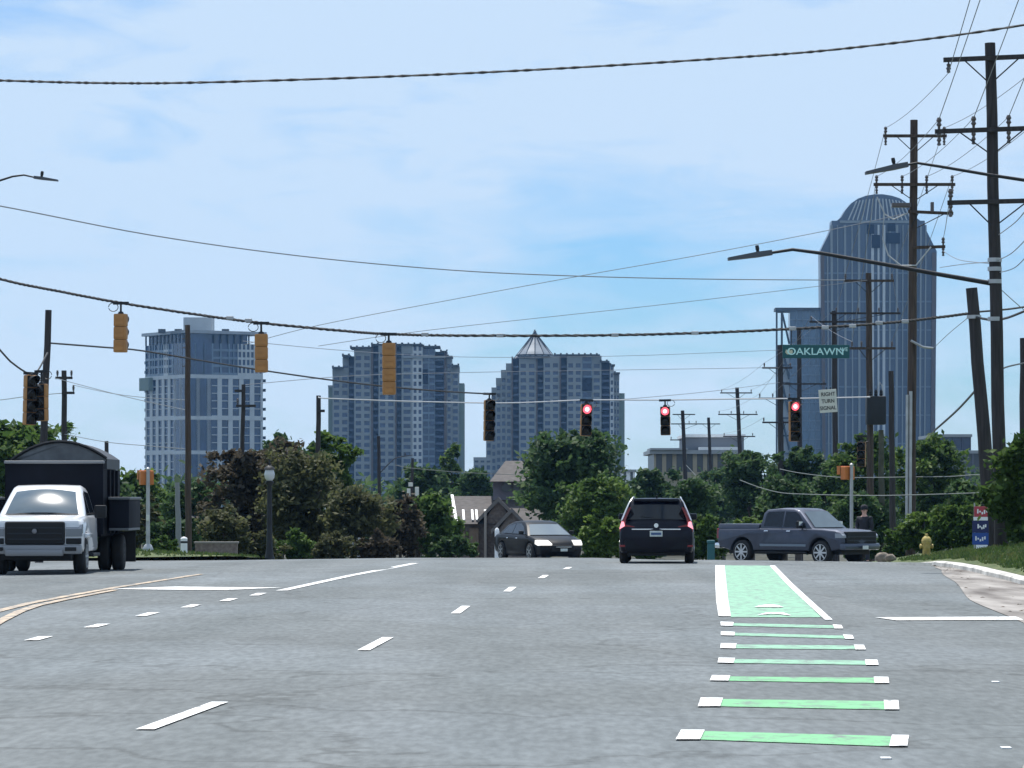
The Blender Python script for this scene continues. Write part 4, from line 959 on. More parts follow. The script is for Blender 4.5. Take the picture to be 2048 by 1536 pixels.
# yard sign by the leaning pole
Y = 96.; p = at(1955,1112,Y); z = vz(p.x,Y); sg = thing('yard_sign','red, white and blue election-style board leaning at the foot of the black pole','sign',(p.x,Y-.6,z),R(-8)); s_ = F/Y
b = MB(); b.box(-.18,-.14,-.02,.02,-.05,1.35); b.box(.14,.18,-.02,.02,-.05,1.35); b.build('stake',steel,sg)
for nm,x0,x1,z0_,z1_,m in (('red_panel',-.17,.19,.98,1.26,mat('sign_red',(.42,.05,.07),.5)),('white_panel',-.19,.20,.88,.975,trimw),('navy_panel',-.22,.22,.55,.875,mat('sign_navy',(.012,.018,.10),.5)),('blue_panel',-.22,.22,.22,.545,mat('sign_blue',(.02,.07,.30),.5)),('white_board',-.12,.20,.08,.215,trimw)):
    b = MB(); b.bbox(x0,x1,-.045,-.021,z0_,z1_,.006); pn = b.build(nm,m,sg)
    if nm in ('red_panel','navy_panel','blue_panel'):
        b = MB(); zc = (z0_+z1_)/2
        for k in range(5):
            xx = x0+.08+(k*.06 if nm != 'navy_panel' else .06+k*.05); b.bbox(xx,xx+.04,-.052,-.046,zc-.05+.03*math.sin(k*2.),zc+.03+.04*math.cos(k*1.7),.004)
        b.build('panel_marks',trimw,pn)
b = MB(); b.bbox(-.16,.22,-.3,-.05,-.02,.10,.04); tag(b.build('white_stone',trimw),'small white painted block on the grass in front of the red, white and blue board','block').location = (p.x,Y-.6,z)
# small street sign behind right trees
Y = 108.; p = at(1986,918,Y); sg = thing('street_sign','small pale green sign high on the thin post between the two black poles','street sign',(p.x,Y,vz(p.x,Y)))
b = MB(); b.tube([(0,0,-.05),(0,0,p.z-vz(p.x,Y)+.3)],.03,8); b.build('post',steel,sg)
b = MB(); b.bbox(-.10,.12,-.05,-.03,p.z-vz(p.x,Y)-.28,p.z-vz(p.x,Y)+.02,.01); b.build('white_panel',sign_white,sg)
b = MB(); b.bbox(-.10,.13,-.05,-.03,p.z-vz(p.x,Y)+.04,p.z-vz(p.x,Y)+.28,.01); b.build('green_panel',green_sign,sg)

# ---- hydrant and small street things
Y = 108.; p = at(1853,1110,Y); z = vz(p.x,Y); hd = thing('fire_hydrant','dull yellow fire hydrant on the grass by the brown pole','fire hydrant',(p.x,Y,z))
b = MB(); b.lathe([(.17,-.05),(.17,.04),(.125,.05),(.12,.42),(.15,.43),(.15,.48),(.13,.49)],16); b.build('barrel',hydrant_y,hd,smooth=35)
b = MB(); b.lathe([(.16,.49),(.15,.54),(.11,.62),(.05,.66),(.05,.72),(.005,.73)],16); b.build('bonnet',hydrant_y,hd,smooth=35)
for ax,c,a0,a1 in (('x',(0,0,.34),.10,.20),('x',(0,0,.34),-.10,-.20),('y',(0,0,.30),-.10,-.22)):
    b = MB(); b.lathe([(.055,a0),(.055,a1*.8),(.075,a1*.82),(.075,a1),(.02,a1*1.1)],12,ax,c); b.build('outlet_cap',hydrant_y,hd,smooth=35)
def bollard(label, px, base, Y, h, r, m, name='bollard', cat='bollard'):
    p = at(px,base,Y); z = lz(p.x,Y) if p.x < -8.7 and Y > 108 else (vz(p.x,Y) if p.x > 11 and Y < 140 else G(p.x,Y))
    root = thing(name,label,cat,(p.x,Y,z)); b = MB(); b.lathe([(r*1.3,-.05),(r*1.3,.04),(r,.05),(r,h*.86),(r*1.05,h*.87),(r*.8,h*.96),(r*.1,h)],12); b.build('post',m,root,smooth=40)
    b = MB(); b.lathe([(r*1.03,h*.62),(r*1.03,h*.74)],12); b.build('band',steel_dark,root); return root
bollard('short white bollard at the base of the tall brown pole',368,1118,114,.55,.11,trimw)
bollard('slim white post in the trees, left of a matching pair below the second tower',704,1108,142,1.1,.06,mat('post_dull_white',(.45,.46,.47),.7))
bollard('wider white post in the trees, right of a matching pair below the second tower',718,1108,142,1.2,.10,mat('post_dull_white',(.45,.46,.47),.7))
bollard('bright white marker post left of the dark sedan',994,1112,134,1.35,.09,trimw)
p = at(1422,1100,136); bx = thing('utility_pedestal','teal utility pedestal between the navy car and the pickup','utility box',(p.x,136,G(p.x,136)))
b = MB(); b.bbox(-.14,.14,-.14,.14,-.05,.85,.04); b.build('cabinet',teal,bx)
b = MB(); b.bbox(-.16,.16,-.16,.16,.85,.98,.05); b.build('lid',teal,bx)
# low brick wall
Y = 120.; p = at(433,1118,Y); wl = thing('brick_wall','low brown brick sign wall left of the plum trees','wall',(p.x,Y,lz(p.x,Y)))
b = MB(); b.box(-.72,.72,-.15,.15,-.1,.42); b.build('wall_body',mat('brick_pale',(.20,.15,.135),.9,col2=(.26,.21,.19),var=.2,vscale=9,detail=8),wl)
b = MB(); b.box(-.76,.76,-.19,.19,.42,.48); b.build('coping',mat('coping',(.30,.27,.25),.85),wl)
# rocks / cut logs by the right corner
for i,(px,py,Y,r0) in enumerate(((1766,1108,118,.22),(1781,1112,116,.16))):
    p = at(px,py,Y); b = MB(); b.ball((0,0,r0*.6),r0,8,(1.2,.8,.8)); o = b.build('rock',mat('rock',(.22,.19,.16),.95,var=.35,vscale=5,bump=.6),smooth=70)
    rr = random.Random(i)
    for v in o.data.vertices: v.co *= 1+rr.uniform(-.10,.10)
    o.location = (p.x,Y,vz(p.x,Y)); tag(o,('larger pale rock at the grass corner beside the pickup front','smaller pale rock nearest the road beside the pickup front')[i],'rock')

# ---- wires
def wire(label, pts, r=.012, m=wirem, group=None, cat='wire', name='wire', n=5):
    """pts: world points already sagging"""
    o = MB().tube(pts, r, n).build(name, m); tag(o, label, cat, group); return o
def sagged(a, c, sag, n=14): return [a.lerp(c, i/n)-Vector((0,0,4*sag*(i/n)*(1-i/n))) for i in range(n+1)]
def smoothpx(P, Y0, Y1=None, k=6):
    """Catmull-Rom through photo points, at distance Y0..Y1"""
    Y1 = Y1 or Y0; out = []; n = len(P)
    for i in range(n-1):
        p = [Vector(P[max(0,min(n-1,j))]) for j in (i-1,i,i+1,i+2)]
        for q in range(k+(1 if i == n-2 else 0)):
            t = q/k; v = .5*((2*p[1])+(-p[0]+p[2])*t+(2*p[0]-5*p[1]+4*p[2]-p[3])*t*t+(-p[0]+3*p[1]-3*p[2]+p[3])*t**3)
            out.append(at(v.x,v.y,Y0+(Y1-Y0)*(i+t)/(n-1)))
    return out
def twisted(label, P, Y0, r, R_, turns, name, Y1=None, strands=3, m=wirem):
    base = smoothpx(P,Y0,Y1,14); b = MB(); n = len(base)
    for s_ in range(strands):
        pts = []
        for i,p in enumerate(base):
            a = 2*math.pi*(turns*i/n+s_/strands); pts.append(p+Vector((0,math.cos(a)*R_,math.sin(a)*R_)))
        b.tube(pts,r,5)
    o = b.build(name,m,smooth=60); return tag(o,label,'cable')
twisted('thick twisted cable sweeping across the top of the sky',[(-600,140),(-300,152),(0,161),(200,166),(400,165),(780,153),(1100,138),(1440,117),(1700,96),(2048,50),(2600,-50)],60,.016,.012,52,'overhead_cable',strands=2)
SPAN = twisted('thick black span cable holding the yellow-backed signals and running to the leaning pole',[(-420,430),(-200,500),(0,558),(120,583),(243,606),(400,630),(523,646),(700,663),(778,668),(900,671),(1170,671),(1400,666),(1600,657),(1750,648),(1850,638),(1946,626)],97,.022,.026,60,'span_cable')
for x,y in [(460,636),(497,641),(850,669),(1000,671),(1230,670),(1390,666),(1585,657),(1650,655),(1705,652),(1758,646),(1810,643)]:
    q = at(x,y,97); b = MB(); b.bbox(q.x-.10,q.x+.10,96.93,97.07,q.z-.05,q.z+.05,.02); b.build('clamp',steel,SPAN)
wire('black cable running from the leaning pole out past the right edge, upper strand',smoothpx([(1952,624),(2000,620),(2048,614),(2200,590)],97),.028,name='cable',cat='cable')
wire('black cable looping from the leaning pole past the tallest pole, lower strand',smoothpx([(1950,634),(1985,640),(2010,637),(2048,623),(2200,560)],97,92),.035,name='cable',cat='cable')
wire('thick black guy cable sloping down left from the leaning pole',smoothpx([(1952,780),(1915,820),(1868,862)],97,120),.035,name='guy_cable',cat='cable')
wire('thick black cable from the tallest pole to the right edge pole',smoothpx([(1992,748),(2010,735),(2048,726)],86,112),.025,name='cable',cat='cable')
wire('dark cable from the thick left pole to the unlit four-section signal',smoothpx([(97,686),(200,694),(280,701),(420,724),(540,743),(700,765),(850,780),(979,788)],105,122),.028,name='span_cable',cat='cable')
wire('pale span cable that carries the red-lit signals across the picture',smoothpx([(637,794),(660,797),(830,803),(1000,806),(1100,803),(1171,800),(1330,800),(1460,798),(1590,797),(1740,794)],148,128),.026,mat('cable_pale',(.45,.46,.48),.6),name='span_cable',cat='cable')
wire('dark cable dipping from the left edge and up to the thick left pole',smoothpx([(-120,560),(0,700),(30,730),(60,748),(75,742),(95,706)],97,104),.028,name='span_cable',cat='cable')
wire('thin grey wire falling from the left edge across the middle of the sky',smoothpx([(-300,360),(0,412),(300,470),(600,512),(900,540),(1150,552),(1400,558),(1640,560),(1690,560)],110,165),.022,wire_grey)
wire('faint wire rising from the pale tower up to the right across mid sky',smoothpx([(487,690),(640,650),(900,600),(1160,552),(1400,510),(1650,462),(1826,424)],150,130),.014,wire_grey)
wire('faint wire rising from the second tower to the transformer pole',smoothpx([(637,692),(860,660),(1300,612),(1640,572),(1737,560)],148,165),.013,wire_grey)
wire('faint low wire from the plum-tree pole to the dark corner pole',smoothpx([(485,770),(700,752),(930,745),(1240,740),(1560,735)],150,230),.015,wire_grey)
wire('faint wire level with the top of the pointed-roof tower to the corner pole',smoothpx([(485,682),(700,702),(930,714),(1240,712),(1560,700)],150,230),.014,wire_grey)
wire('faint wire right of the pointed-roof tower rising to the corner pole',smoothpx([(1230,800),(1400,785),(1560,765)],148,230),.014,wire_grey)
wire('thin wire from the thick left pole down to the pale tower side',smoothpx([(110,756),(200,780),(280,800),(372,820)],150,116),.014,wire_grey)
wire('thin wire below it from the two-armed left pole to the pale tower',smoothpx([(146,770),(220,786),(290,795),(372,800)],150,116),.012,wire_grey)
wire('thin level wire at the far left edge by the dark signal',smoothpx([(-60,805),(0,800),(60,792),(128,786)],150),.016,wire_grey)
wire('thin wire over the dump box tarp between the short pole and the pale tower',smoothpx([(128,868),(213,884),(300,892),(374,898)],150,116),.014,wire_grey)
wire('pale low cable in front of the right-hand trees passing the pole with conduit',smoothpx([(1560,938),(1600,946),(1670,954),(1740,955),(1822,954),(1900,953),(1965,950),(2030,962)],160,110),.018,mat('cable_sag_pale',(.15,.17,.16),.7),name='cable',cat='cable')
wire('pale cable lower down in front of the right-hand trees behind the pickup cab',smoothpx([(1480,960),(1520,975),(1560,985),(1600,988),(1670,990),(1740,991),(1822,990),(1980,985)],170,112),.018,mat('cable_sag_pale',(.15,.17,.16),.7),name='cable',cat='cable')
wire('sagging pale cable between the tan-block pole and the corner pole',smoothpx([(1480,945),(1500,970),(1530,982),(1562,960)],330,230),.018,mat('cable_sag_pale',(.15,.17,.16),.7),name='cable',cat='cable')
wire('sagging pale cable from the left distant poles over the pickup bed',smoothpx([(1372,930),(1410,965),(1470,985),(1530,1000),(1600,985),(1672,950)],330,200),.018,mat('cable_sag_pale',(.15,.17,.16),.7),name='cable',cat='cable')
wire('pale cable sloping gently across the trees under the second and pointed towers',smoothpx([(790,930),(830,937),(930,945),(1050,950),(1150,951),(1250,955)],210,205),.018,mat('cable_sag_pale',(.15,.17,.16),.7),name='cable',cat='cable')
wire('pale thin cable over the navy car between the pole by the tan block and trees',smoothpx([(1330,950),(1372,960),(1423,972),(1480,968),(1562,975)],300,230),.018,mat('cable_sag_pale',(.15,.17,.16),.7),name='cable',cat='cable')
def span(a, i, c, j, label, sag=.5, r=.011):
    wire(label, sagged(INS[a][i],INS[c][j],sag*.3), r, wire_grey, 'power lines along the right-hand poles', 'power line', 'power_line', 4)
nm = {'near':'the off-frame pole','tall':'the tallest pole','p18':'the pole with conduit','p17':'the transformer pole','p16':'the double-arm pole','p15':'the corner pole','p14':'the wide-armed distant pole'}
ordn = ['first','second','third','fourth','fifth','sixth','seventh','eighth','ninth']
for a,i,c,j,sg_ in (('near',0,'tall',0,.7),('near',1,'tall',1,.7),('near',2,'tall',2,.8),('near',3,'tall',3,.8),('near',4,'tall',4,.8),('near',5,'tall',5,.8),
   ('tall',0,'p18',0,.5),('tall',1,'p18',1,.5),('tall',2,'p18',2,.6),('tall',3,'p18',3,.6),('tall',4,'p18',4,.6),('tall',5,'p18',5,.6),('tall',6,'p18',6,.4),
   ('p18',0,'p17',0,.4),('p18',1,'p17',1,.4),('p18',2,'p17',2,.4),('p18',5,'p17',4,.4),('p17',0,'p16',0,.4),('p17',1,'p16',3,.4),('p17',2,'p16',4,.4),
   ('p16',0,'p15',0,.6),('p16',4,'p15',2,.6),('p16',1,'p15',3,.6),('p15',0,'p14',0,.8),('p15',1,'p14',1,.8),('p15',2,'p14',2,.8),('p15',5,'p14',6,.8)):
    span(a,i,c,j,f'thin power line from {nm[a]}, {ordn[i]} insulator, to {nm[c]}',sg_)
for k,(P,Ya,Yb) in enumerate((([(1997,470),(2030,445),(2048,425)],86,60),([(1997,520),(2025,505),(2060,470)],86,70),([(1999,545),(2030,535),(2060,505)],86,70),([(2003,580),(2025,600),(2048,620)],86,92),
      ([(1880,535),(1930,528),(1980,524)],110,86),([(1886,502),(1920,520),(1980,527)],130,86),([(1866,697),(1900,665),(1940,632)],130,97))):
    wire(('thin service wire fanning right from the tallest pole, topmost','thin service wire fanning right from the tallest pole below the topmost','thin service wire fanning right from the tallest pole, lowest of the rising ones','thin stay wire dropping right from the tallest pole','thin wire linking the tower-side arm to the tallest pole','thin sagging wire from the short right arm to the tallest pole','thin wire rising from the conduit pole bracket to the leaning pole')[k],smoothpx(P,Ya,Yb),.011,wire_grey)
# ------------------------------------------------------------------ vehicles
class WMB(MB):
    """mesh builder that bends everything with the car's own tumblehome and nose/tail curve"""
    def __init__(s, warp): MB.__init__(s); s.w = warp
    def add(s, vs, fs): return MB.add(s, [s.w(Vector(p)) for p in vs], fs)
    def panel(s, a, c, ha, hc, sg, off=.010, nx=8, nz=4, bul=0.):
        """pane across the car between profile points a=(y,z), c=(y,z); half widths ha, hc; sg=+1 faces front"""
        d = Vector((c[0]-a[0],c[1]-a[1])); nn = Vector((d.y,-d.x)).normalized()
        if nn.x*sg < 0: nn = -nn
        vs = []
        for j in range(nz+1):
            t = j/nz; y = a[0]+d.x*t; z = a[1]+d.y*t; h = ha+(hc-ha)*t
            for i in range(nx+1):
                u = -1+2*i/nx; o_ = off+bul*((1-u*u)+.7*(1-(2*t-1)**2)); vs.append((h*u,y+nn.x*o_,z+nn.y*o_))
        return s.add(vs, [(j*(nx+1)+i,j*(nx+1)+i+1,(j+1)*(nx+1)+i+1,(j+1)*(nx+1)+i) for j in range(nz) for i in range(nx)])
    def side(s, poly, x, th=.006):
        """flat piece on the flank: polygon in (y,z) at +-x"""
        sg = 1 if x > 0 else -1
        return s.prismx(poly, x, x+sg*th)
def arch(yc, zc, ra, zb, n=9):
    a0 = math.asin(max(-1,min(1,(zb-zc)/ra))); return [(yc+ra*math.cos(a0+(math.pi-2*a0)*i/n), zc+ra*math.sin(a0+(math.pi-2*a0)*i/n)) for i in range(n+1)]
def wheels(root, spots, Rw, w, spokes=6, rim_f=.64, rm=None):
    for x, y in spots:
        sg = 1 if x > 0 else -1; c = (x,y,Rw)
        b = MB(); b.lathe([(Rw*.5,-w/2),(Rw*.86,-w/2),(Rw*.97,-w/2+.03),(Rw,-w/2+.06),(Rw,w/2-.06),(Rw*.97,w/2-.03),(Rw*.86,w/2),(Rw*.5,w/2)],28,'x',c); t = b.build('wheel',rubber,root,smooth=40)
        b = MB(); xo = sg*(w/2+.004); rr = Rw*rim_f
        b.lathe([(rr*.85,xo-sg*.06),(rr,xo),(rr*1.06,xo),(rr*1.06,xo-sg*.05)],24,'x',c)
        for k in range(spokes):
            a = 2*math.pi*k/spokes; M = Matrix.Translation(c) @ Matrix.Rotation(a,4,'X'); b.M = M
            b.box(min(xo-sg*.04,xo),max(xo-sg*.04,xo),-rr*.10,rr*.10,rr*.12,rr*.97)
        b.M = Matrix.Identity(4); b.lathe([(rr*.22,xo-sg*.05),(rr*.22,xo+sg*.004),(rr*.02,xo+sg*.006)],12,'x',c); rim = b.build('rim',rm or rimm,t,smooth=40)
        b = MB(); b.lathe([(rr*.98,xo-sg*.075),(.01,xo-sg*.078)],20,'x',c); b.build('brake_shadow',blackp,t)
def mk_warp(W, zt, zk, f, yn, cn, yr, cr_, cf=.05, crr=.03):
    hw = W/2
    def w(p):
        x, y, z = p
        k = 1 if z <= zk else 1-(1-f)*(z-zk)/(zt-zk)
        if z < .45: k *= 1-.04*(.45-z)/.25
        if y > yn: k *= 1-cn*((y-yn))**2
        if y < yr: k *= 1-cr_*((yr-y))**2
        x *= k; u = (x/hw)**2
        y -= (cf*u*max(0,y-.2) if y > 0 else crr*u*min(0,y+.2)); z -= .035*u*max(0,z-zk)/(zt-zk)
        return Vector((x,y,z))
    return w

# --- navy crossover seen from behind
Y = 86.; p = at(1315,1126,Y); X = p.x
suv = thing('parked_car','navy crossover seen from behind, braking in the lane beside the green bike lane','car',(X,Y,G(X,Y)),R(-3.2))
suv.name = 'crossover_car'; suv.scale = (.97,.97,.965)
W = 1.84; wp = mk_warp(W,1.64,.92,.70,1.5,.16,-1.7,.06,.07,.07); hw = W/2
top = [(-2.22,.30),(-2.29,.52),(-2.29,.80),(-2.23,.98),(-2.16,1.07),(.98,1.07),(1.45,1.03),(1.95,.94),(2.2,.80),(2.28,.55),(2.2,.24)]
prof = top+arch(1.36,.36,.40,.24)+arch(-1.30,.36,.40,.24)
b = WMB(wp); b.loft(prof,W,.07); b.build('body',navy_car,suv,smooth=42)
b = WMB(wp); b.loft([(-2.17,1.03),(-1.93,1.54),(-1.80,1.615),(-1.1,1.64),(0,1.63),(.42,1.54),(1.12,1.03)],W-.02,.07); cab = b.build('cabin',navy_car,suv,smooth=42)
b = WMB(wp); b.panel((-2.14,1.10),(-1.965,1.47),.80,.74,-1,.012); b.build('rear_window',glassm,cab,smooth=60)
b = WMB(wp); b.panel((1.08,1.07),(.46,1.50),.84,.78,1,.012); b.build('windscreen',glassm,cab,smooth=60)
for sg in (1,-1):
    x = sg*(hw-.012)
    for poly in ([(-1.9,1.14),(-1.72,1.47),(-1.05,1.52),(-1.0,1.12)],[(-.94,1.12),(-.98,1.52),(-.10,1.53),(-.06,1.11)],[(0,1.11),(-.03,1.53),(.36,1.46),(.84,1.11)]):
        b = WMB(wp); b.side(poly,x); b.build('side_window',glassm,cab)
b = WMB(wp); b.bbox(-.80,.80,-2.03,-1.70,1.56,1.635,.035); b.build('spoiler',navy_car,cab,smooth=50)
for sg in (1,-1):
    b = WMB(wp); b.tube([(sg*.93,-2.17,1.08),(sg*.925,-2.04,1.34),(sg*.91,-1.93,1.53),(sg*.87,-1.80,1.635),(sg*.86,-1.1,1.665),(sg*.86,.2,1.66)],.028,7); b.build('glare_strip',mat('glare_silver',(.72,.74,.76),.35,.7),cab,smooth=50)  # added silver strips: sun glare along roof edge and rear pillars, put into colour
b = WMB(wp); b.bbox(-.03,.03,-1.5,-1.3,1.63,1.70,.015); b.build('roof_antenna',blackp,cab)
for sg in (1,-1):
    b = WMB(wp); b.prismy([(sg*.90,.78),(sg*.925,.80),(sg*.925,1.10),(sg*.86,1.42),(sg*.80,1.42),(sg*.83,1.12),(sg*.80,.98),(sg*.55,.93),(sg*.55,.86),(sg*.82,.84)],-2.245,-2.02); t_ = b.build('tail_lamp',red_lamp,suv)
    b = WMB(wp); b.prismy([(sg*.80,.94),(sg*.93,.86),(sg*.93,1.06),(sg*.86,1.05)],-2.262,-2.20); b.build('brake_light',brake_lamp,t_)
    b = WMB(wp); b.bbox(min(sg*.78,sg*.93),max(sg*.78,sg*.93),-2.31,-2.27,.42,.47,.008); b.build('reflector',red_lamp,suv)
b = WMB(wp); b.bbox(-.62,.62,-2.325,-2.27,.845,.875,.008); b.build('chrome_strip',chrome,suv)
b = WMB(wp); b.bbox(-.16,.16,-2.335,-2.295,.68,.82,.006); pl_ = b.build('number_plate',plate,suv)
b = WMB(wp); b.bbox(-.13,.13,-2.34,-2.336,.72,.78,.001); b.build('plate_marks',mat('plate_ink',(.05,.10,.22),.5),pl_)
b = MB(); b.lathe([(.055,0),(.05,.012),(.03,.014)],16,'y',(0,-2.27,.955)); b.build('emblem',chrome,suv)
b = WMB(wp); b.bbox(-.80,.80,-2.33,-2.1,.33,.60,.04); b.build('bumper',mat('bumper_black',(.007,.008,.012),.6,spec=.2),suv,smooth=40)
b = WMB(wp); b.tube([(-.05,-2.13,1.13),(-.38,-2.12,1.17),(-.42,-2.12,1.165)],.012,5); b.build('wiper',blackp,suv)
for sg in (1,-1):
    b = MB(); b.bbox(sg*.90-.10,sg*.90+.10,.62,.74,1.08,1.24,.04); b.tube([(sg*.74,.72,1.10),(sg*.90,.70,1.12)],.03,6); b.build('mirror',navy_car,suv,smooth=40)
b = MB(); b.box(-.72,.72,-2.05,2.1,.20,.34); b.build('underbody',blackp,suv)
wheels(suv,[(sg*(hw-.11),y) for sg in (1,-1) for y in (1.36,-1.30)],.355,.23)

# --- dark sedan coming towards us
Y = 126.; p = at(1077,1110,Y); X = p.x
sed = thing('sedan_car','dark graphite sedan with bright headlamps, turning towards us in the middle of the crossing','car',(X,Y,G(X,Y)),R(-159))
W = 1.85; hw = W/2; wp = mk_warp(W,1.44,.82,.66,1.3,.13,-1.5,.10,.10,.08)
top = [(-2.36,.32),(-2.43,.6),(-2.40,.86),(-2.25,.96),(-1.6,.99),(.95,.94),(1.5,.88),(2.05,.76),(2.33,.62),(2.42,.42),(2.32,.2)]
b = WMB(wp); b.loft(top+arch(1.45,.335,.375,.2)+arch(-1.40,.335,.375,.2),W,.08); b.build('body',grey_car,sed,smooth=45)
b = WMB(wp); b.loft([(-2.0,.94),(-1.35,1.30),(-.85,1.41),(-.2,1.44),(.2,1.40),(.55,1.27),(1.22,.90)],W-.03,.07); cab = b.build('cabin',grey_car,sed,smooth=42)
b = WMB(wp); b.panel((1.20,.925),(.50,1.30),.82,.76,1,.016); b.build('windscreen',mat('sedan_glass',(.16,.19,.21),.14,spec=1.,coat=.6),cab,smooth=60)
b = WMB(wp); b.panel((-1.96,.98),(-1.38,1.29),.80,.74,-1,.012); b.build('rear_window',glassm,cab,smooth=60)
for sg in (1,-1):
    x = sg*(hw-.017)
    for poly in ([(-1.55,1.0),(-1.2,1.26),(-.52,1.345),(-.50,.985)],[(-.44,.985),(-.46,1.35),(-.02,1.35),(.35,1.24),(.86,.965)]):
        b = WMB(wp); b.side(poly,x); b.build('side_window',glassm,cab)
    b = WMB(wp); b.prismx([(2.0,.62),(2.02,.76),(2.12,.755),(2.44,.62),(2.42,.57),(2.2,.56)],min(sg*.50,sg*.93),max(sg*.50,sg*.93)); b.build('headlamp',headlamp_on,sed)
    b = MB(); b.bbox(sg*.97-.09,sg*.97+.09,.72,.84,.95,1.08,.035); b.build('mirror',blackp,sed,smooth=40)
    b = WMB(wp); b.bbox(min(sg*.55,sg*.9),max(sg*.55,sg*.9),-2.45,-2.3,.72,.86,.02); b.build('tail_lamp',red_lamp,sed)
    for y0 in (-.48,.5): b = WMB(wp); b.bbox(min(sg*(hw+.0),sg*(hw+.02)),max(sg*hw,sg*(hw+.02)),y0-.36,y0-.2,.80,.83,.006); b.build('door_handle',chrome,sed)
    for y0 in (-.47,.62): b = WMB(wp); b.box(min(sg*hw,sg*(hw+.002)),max(sg*hw,sg*(hw+.002)),y0-.006,y0+.006,.34,.90); b.build('door_gap',blackp,sed)
b = WMB(wp); b.bbox(-.52,.52,2.3,2.47,.36,.58,.03); b.build('grille',blackp,sed)
b = WMB(wp); b.bbox(-.36,.36,2.46,2.49,.50,.525,.005); b.build('grille_bar',chrome,sed)
b = WMB(wp); b.bbox(-.16,.16,2.46,2.492,.36,.46,.005); b.build('number_plate',plate,sed)
b = MB(); b.box(-.72,.72,-2.1,2.1,.17,.30); b.build('underbody',blackp,sed)
wheels(sed,[(sg*(hw-.10),y) for sg in (1,-1) for y in (1.45,-1.40)],.335,.22)

# --- slate pickup turning right across the junction
Y = 114.; p = at(1597,1126,Y); X = p.x
pk = thing('pickup_truck','slate blue crew-cab pickup standing sideways across the end of the green bike lane','pickup truck',(X,Y,G(X,Y)-.03),R(-134)); pk.scale = (.945,.945,.96)
W = 2.0; hw = W/2; wp = mk_warp(W,1.90,1.12,.74,2.0,.06,-9,0,.045,.0)
top = [(-2.78,.58),(-2.84,.75),(-2.82,1.20),(-.98,1.22),(-.9,1.22),(1.35,1.22),(1.9,1.20),(2.5,1.15),(2.72,1.06),(2.78,.80),(2.74,.52)]
b = WMB(wp); b.loft(top+arch(1.78,.40,.50,.45)+arch(-1.72,.40,.50,.45),W,.07); b.build('body',blue_car,pk,smooth=42)
b = WMB(wp)
for sg in (1,-1): b.bbox(min(sg*.99,sg*.88),max(sg*.99,sg*.88),-2.82,-.98,1.18,1.36,.03)
b.bbox(-.96,.96,-2.83,-2.74,1.18,1.36,.03); b.bbox(-.9,.9,-1.06,-.96,1.18,1.36,.02); b.build('bed_wall',blue_car,pk,smooth=40)
b = WMB(wp); b.box(-.88,.88,-2.73,-1.07,1.2,1.25); b.build('bed_floor',blackp,pk)
b = WMB(wp); b.loft([(-.96,1.17),(-.90,1.74),(-.78,1.85),(-.2,1.90),(.42,1.89),(.72,1.80),(1.48,1.18)],W-.04,.07); cab = b.build('cabin',blue_car,pk,smooth=42)
b = WMB(wp); b.panel((1.42,1.24),(.77,1.775),.84,.80,1,.014); b.build('windscreen',glass_wind,cab,smooth=60)
b = WMB(wp); b.panel((-.95,1.34),(-.905,1.72),.75,.72,-1,.012); b.build('rear_window',glassm,cab)
for sg in (1,-1):
    x = sg*(hw-.022)
    for poly in ([(-.78,1.28),(-.76,1.70),(-.68,1.78),(.02,1.80),(.04,1.26)],[(.10,1.26),(.08,1.80),(.55,1.78),(.72,1.68),(1.16,1.25)]):
        b = WMB(wp); b.side(poly,x); b.build('side_window',glassm,cab)
    b = MB(); b.bbox(sg*1.08-.12,sg*1.08+.12,.86,.98,1.22,1.46,.04); b.tube([(sg*.92,.94,1.24),(sg*1.06,.92,1.28)],.035,6); mi = b.build('mirror',blackp,pk,smooth=40)
    b = MB(); b.bbox(sg*1.08-.10,sg*1.08+.10,.98,1.0,1.30,1.44,.005); b.build('mirror_cap',chrome,mi)
    b = WMB(wp); b.prismx([(2.50,.90),(2.50,1.06),(2.74,1.05),(2.81,.98),(2.81,.90)],min(sg*.84,sg*1.005),max(sg*.84,sg*1.005)); b.build('headlamp',mat('pickup_headlamp',(.25,.28,.33),.15,coat=.8),pk)
    b = WMB(wp); b.bbox(min(sg*.85,sg*1.0),max(sg*.85,sg*1.0),-2.86,-2.76,.85,1.2,.02); b.build('tail_lamp',red_lamp,pk)
    for y0 in (-.58,.42): b = WMB(wp); b.bbox(min(sg*hw,sg*(hw+.03)),max(sg*hw,sg*(hw+.03)),y0-.12,y0+.06,1.10,1.14,.008); b.build('door_handle',chrome,pk)
    for y0 in (-.92,.07,1.2): b = WMB(wp); b.box(min(sg*hw,sg*(hw+.003)),max(sg*hw,sg*(hw+.003)),y0-.010,y0+.010,.56,1.2); b.build('door_gap',blackp,pk)
    b = WMB(wp); b.bbox(min(sg*(hw-.01),sg*(hw+.015)),max(sg*(hw-.01),sg*(hw+.015)),-.90,1.18,.60,.68,.008); b.build('side_trim',mat('trim_pale_blue',(.16,.20,.25),.35,.5,coat=.5),pk)
    b = MB(); b.bbox(sg*.98-.10,sg*.98+.10,-1.1,1.2,.36,.43,.025); b.build('side_step',blackp,pk)
b = WMB(wp); b.bbox(-.84,.84,2.70,2.84,.72,1.11,.03); gr = b.build('grille',blackp,pk)
b = WMB(wp); b.bbox(-.82,.82,2.835,2.862,.915,.955,.005); b.bbox(-.82,.82,2.835,2.855,.80,.82,.004); b.build('grille_bar',mat('grille_bar_dark',(.025,.03,.04),.4,.5),gr)
b = WMB(wp); b.bbox(-1.0,1.0,2.66,2.92,.50,.72,.06); b.build('front_bumper',mat('bumper_blue',(.06,.075,.11),.35,.6,coat=.5),pk,smooth=40)
b = WMB(wp); b.bbox(-.16,.16,2.925,2.94,.52,.64,.004); b.build('number_plate',plate,pk)
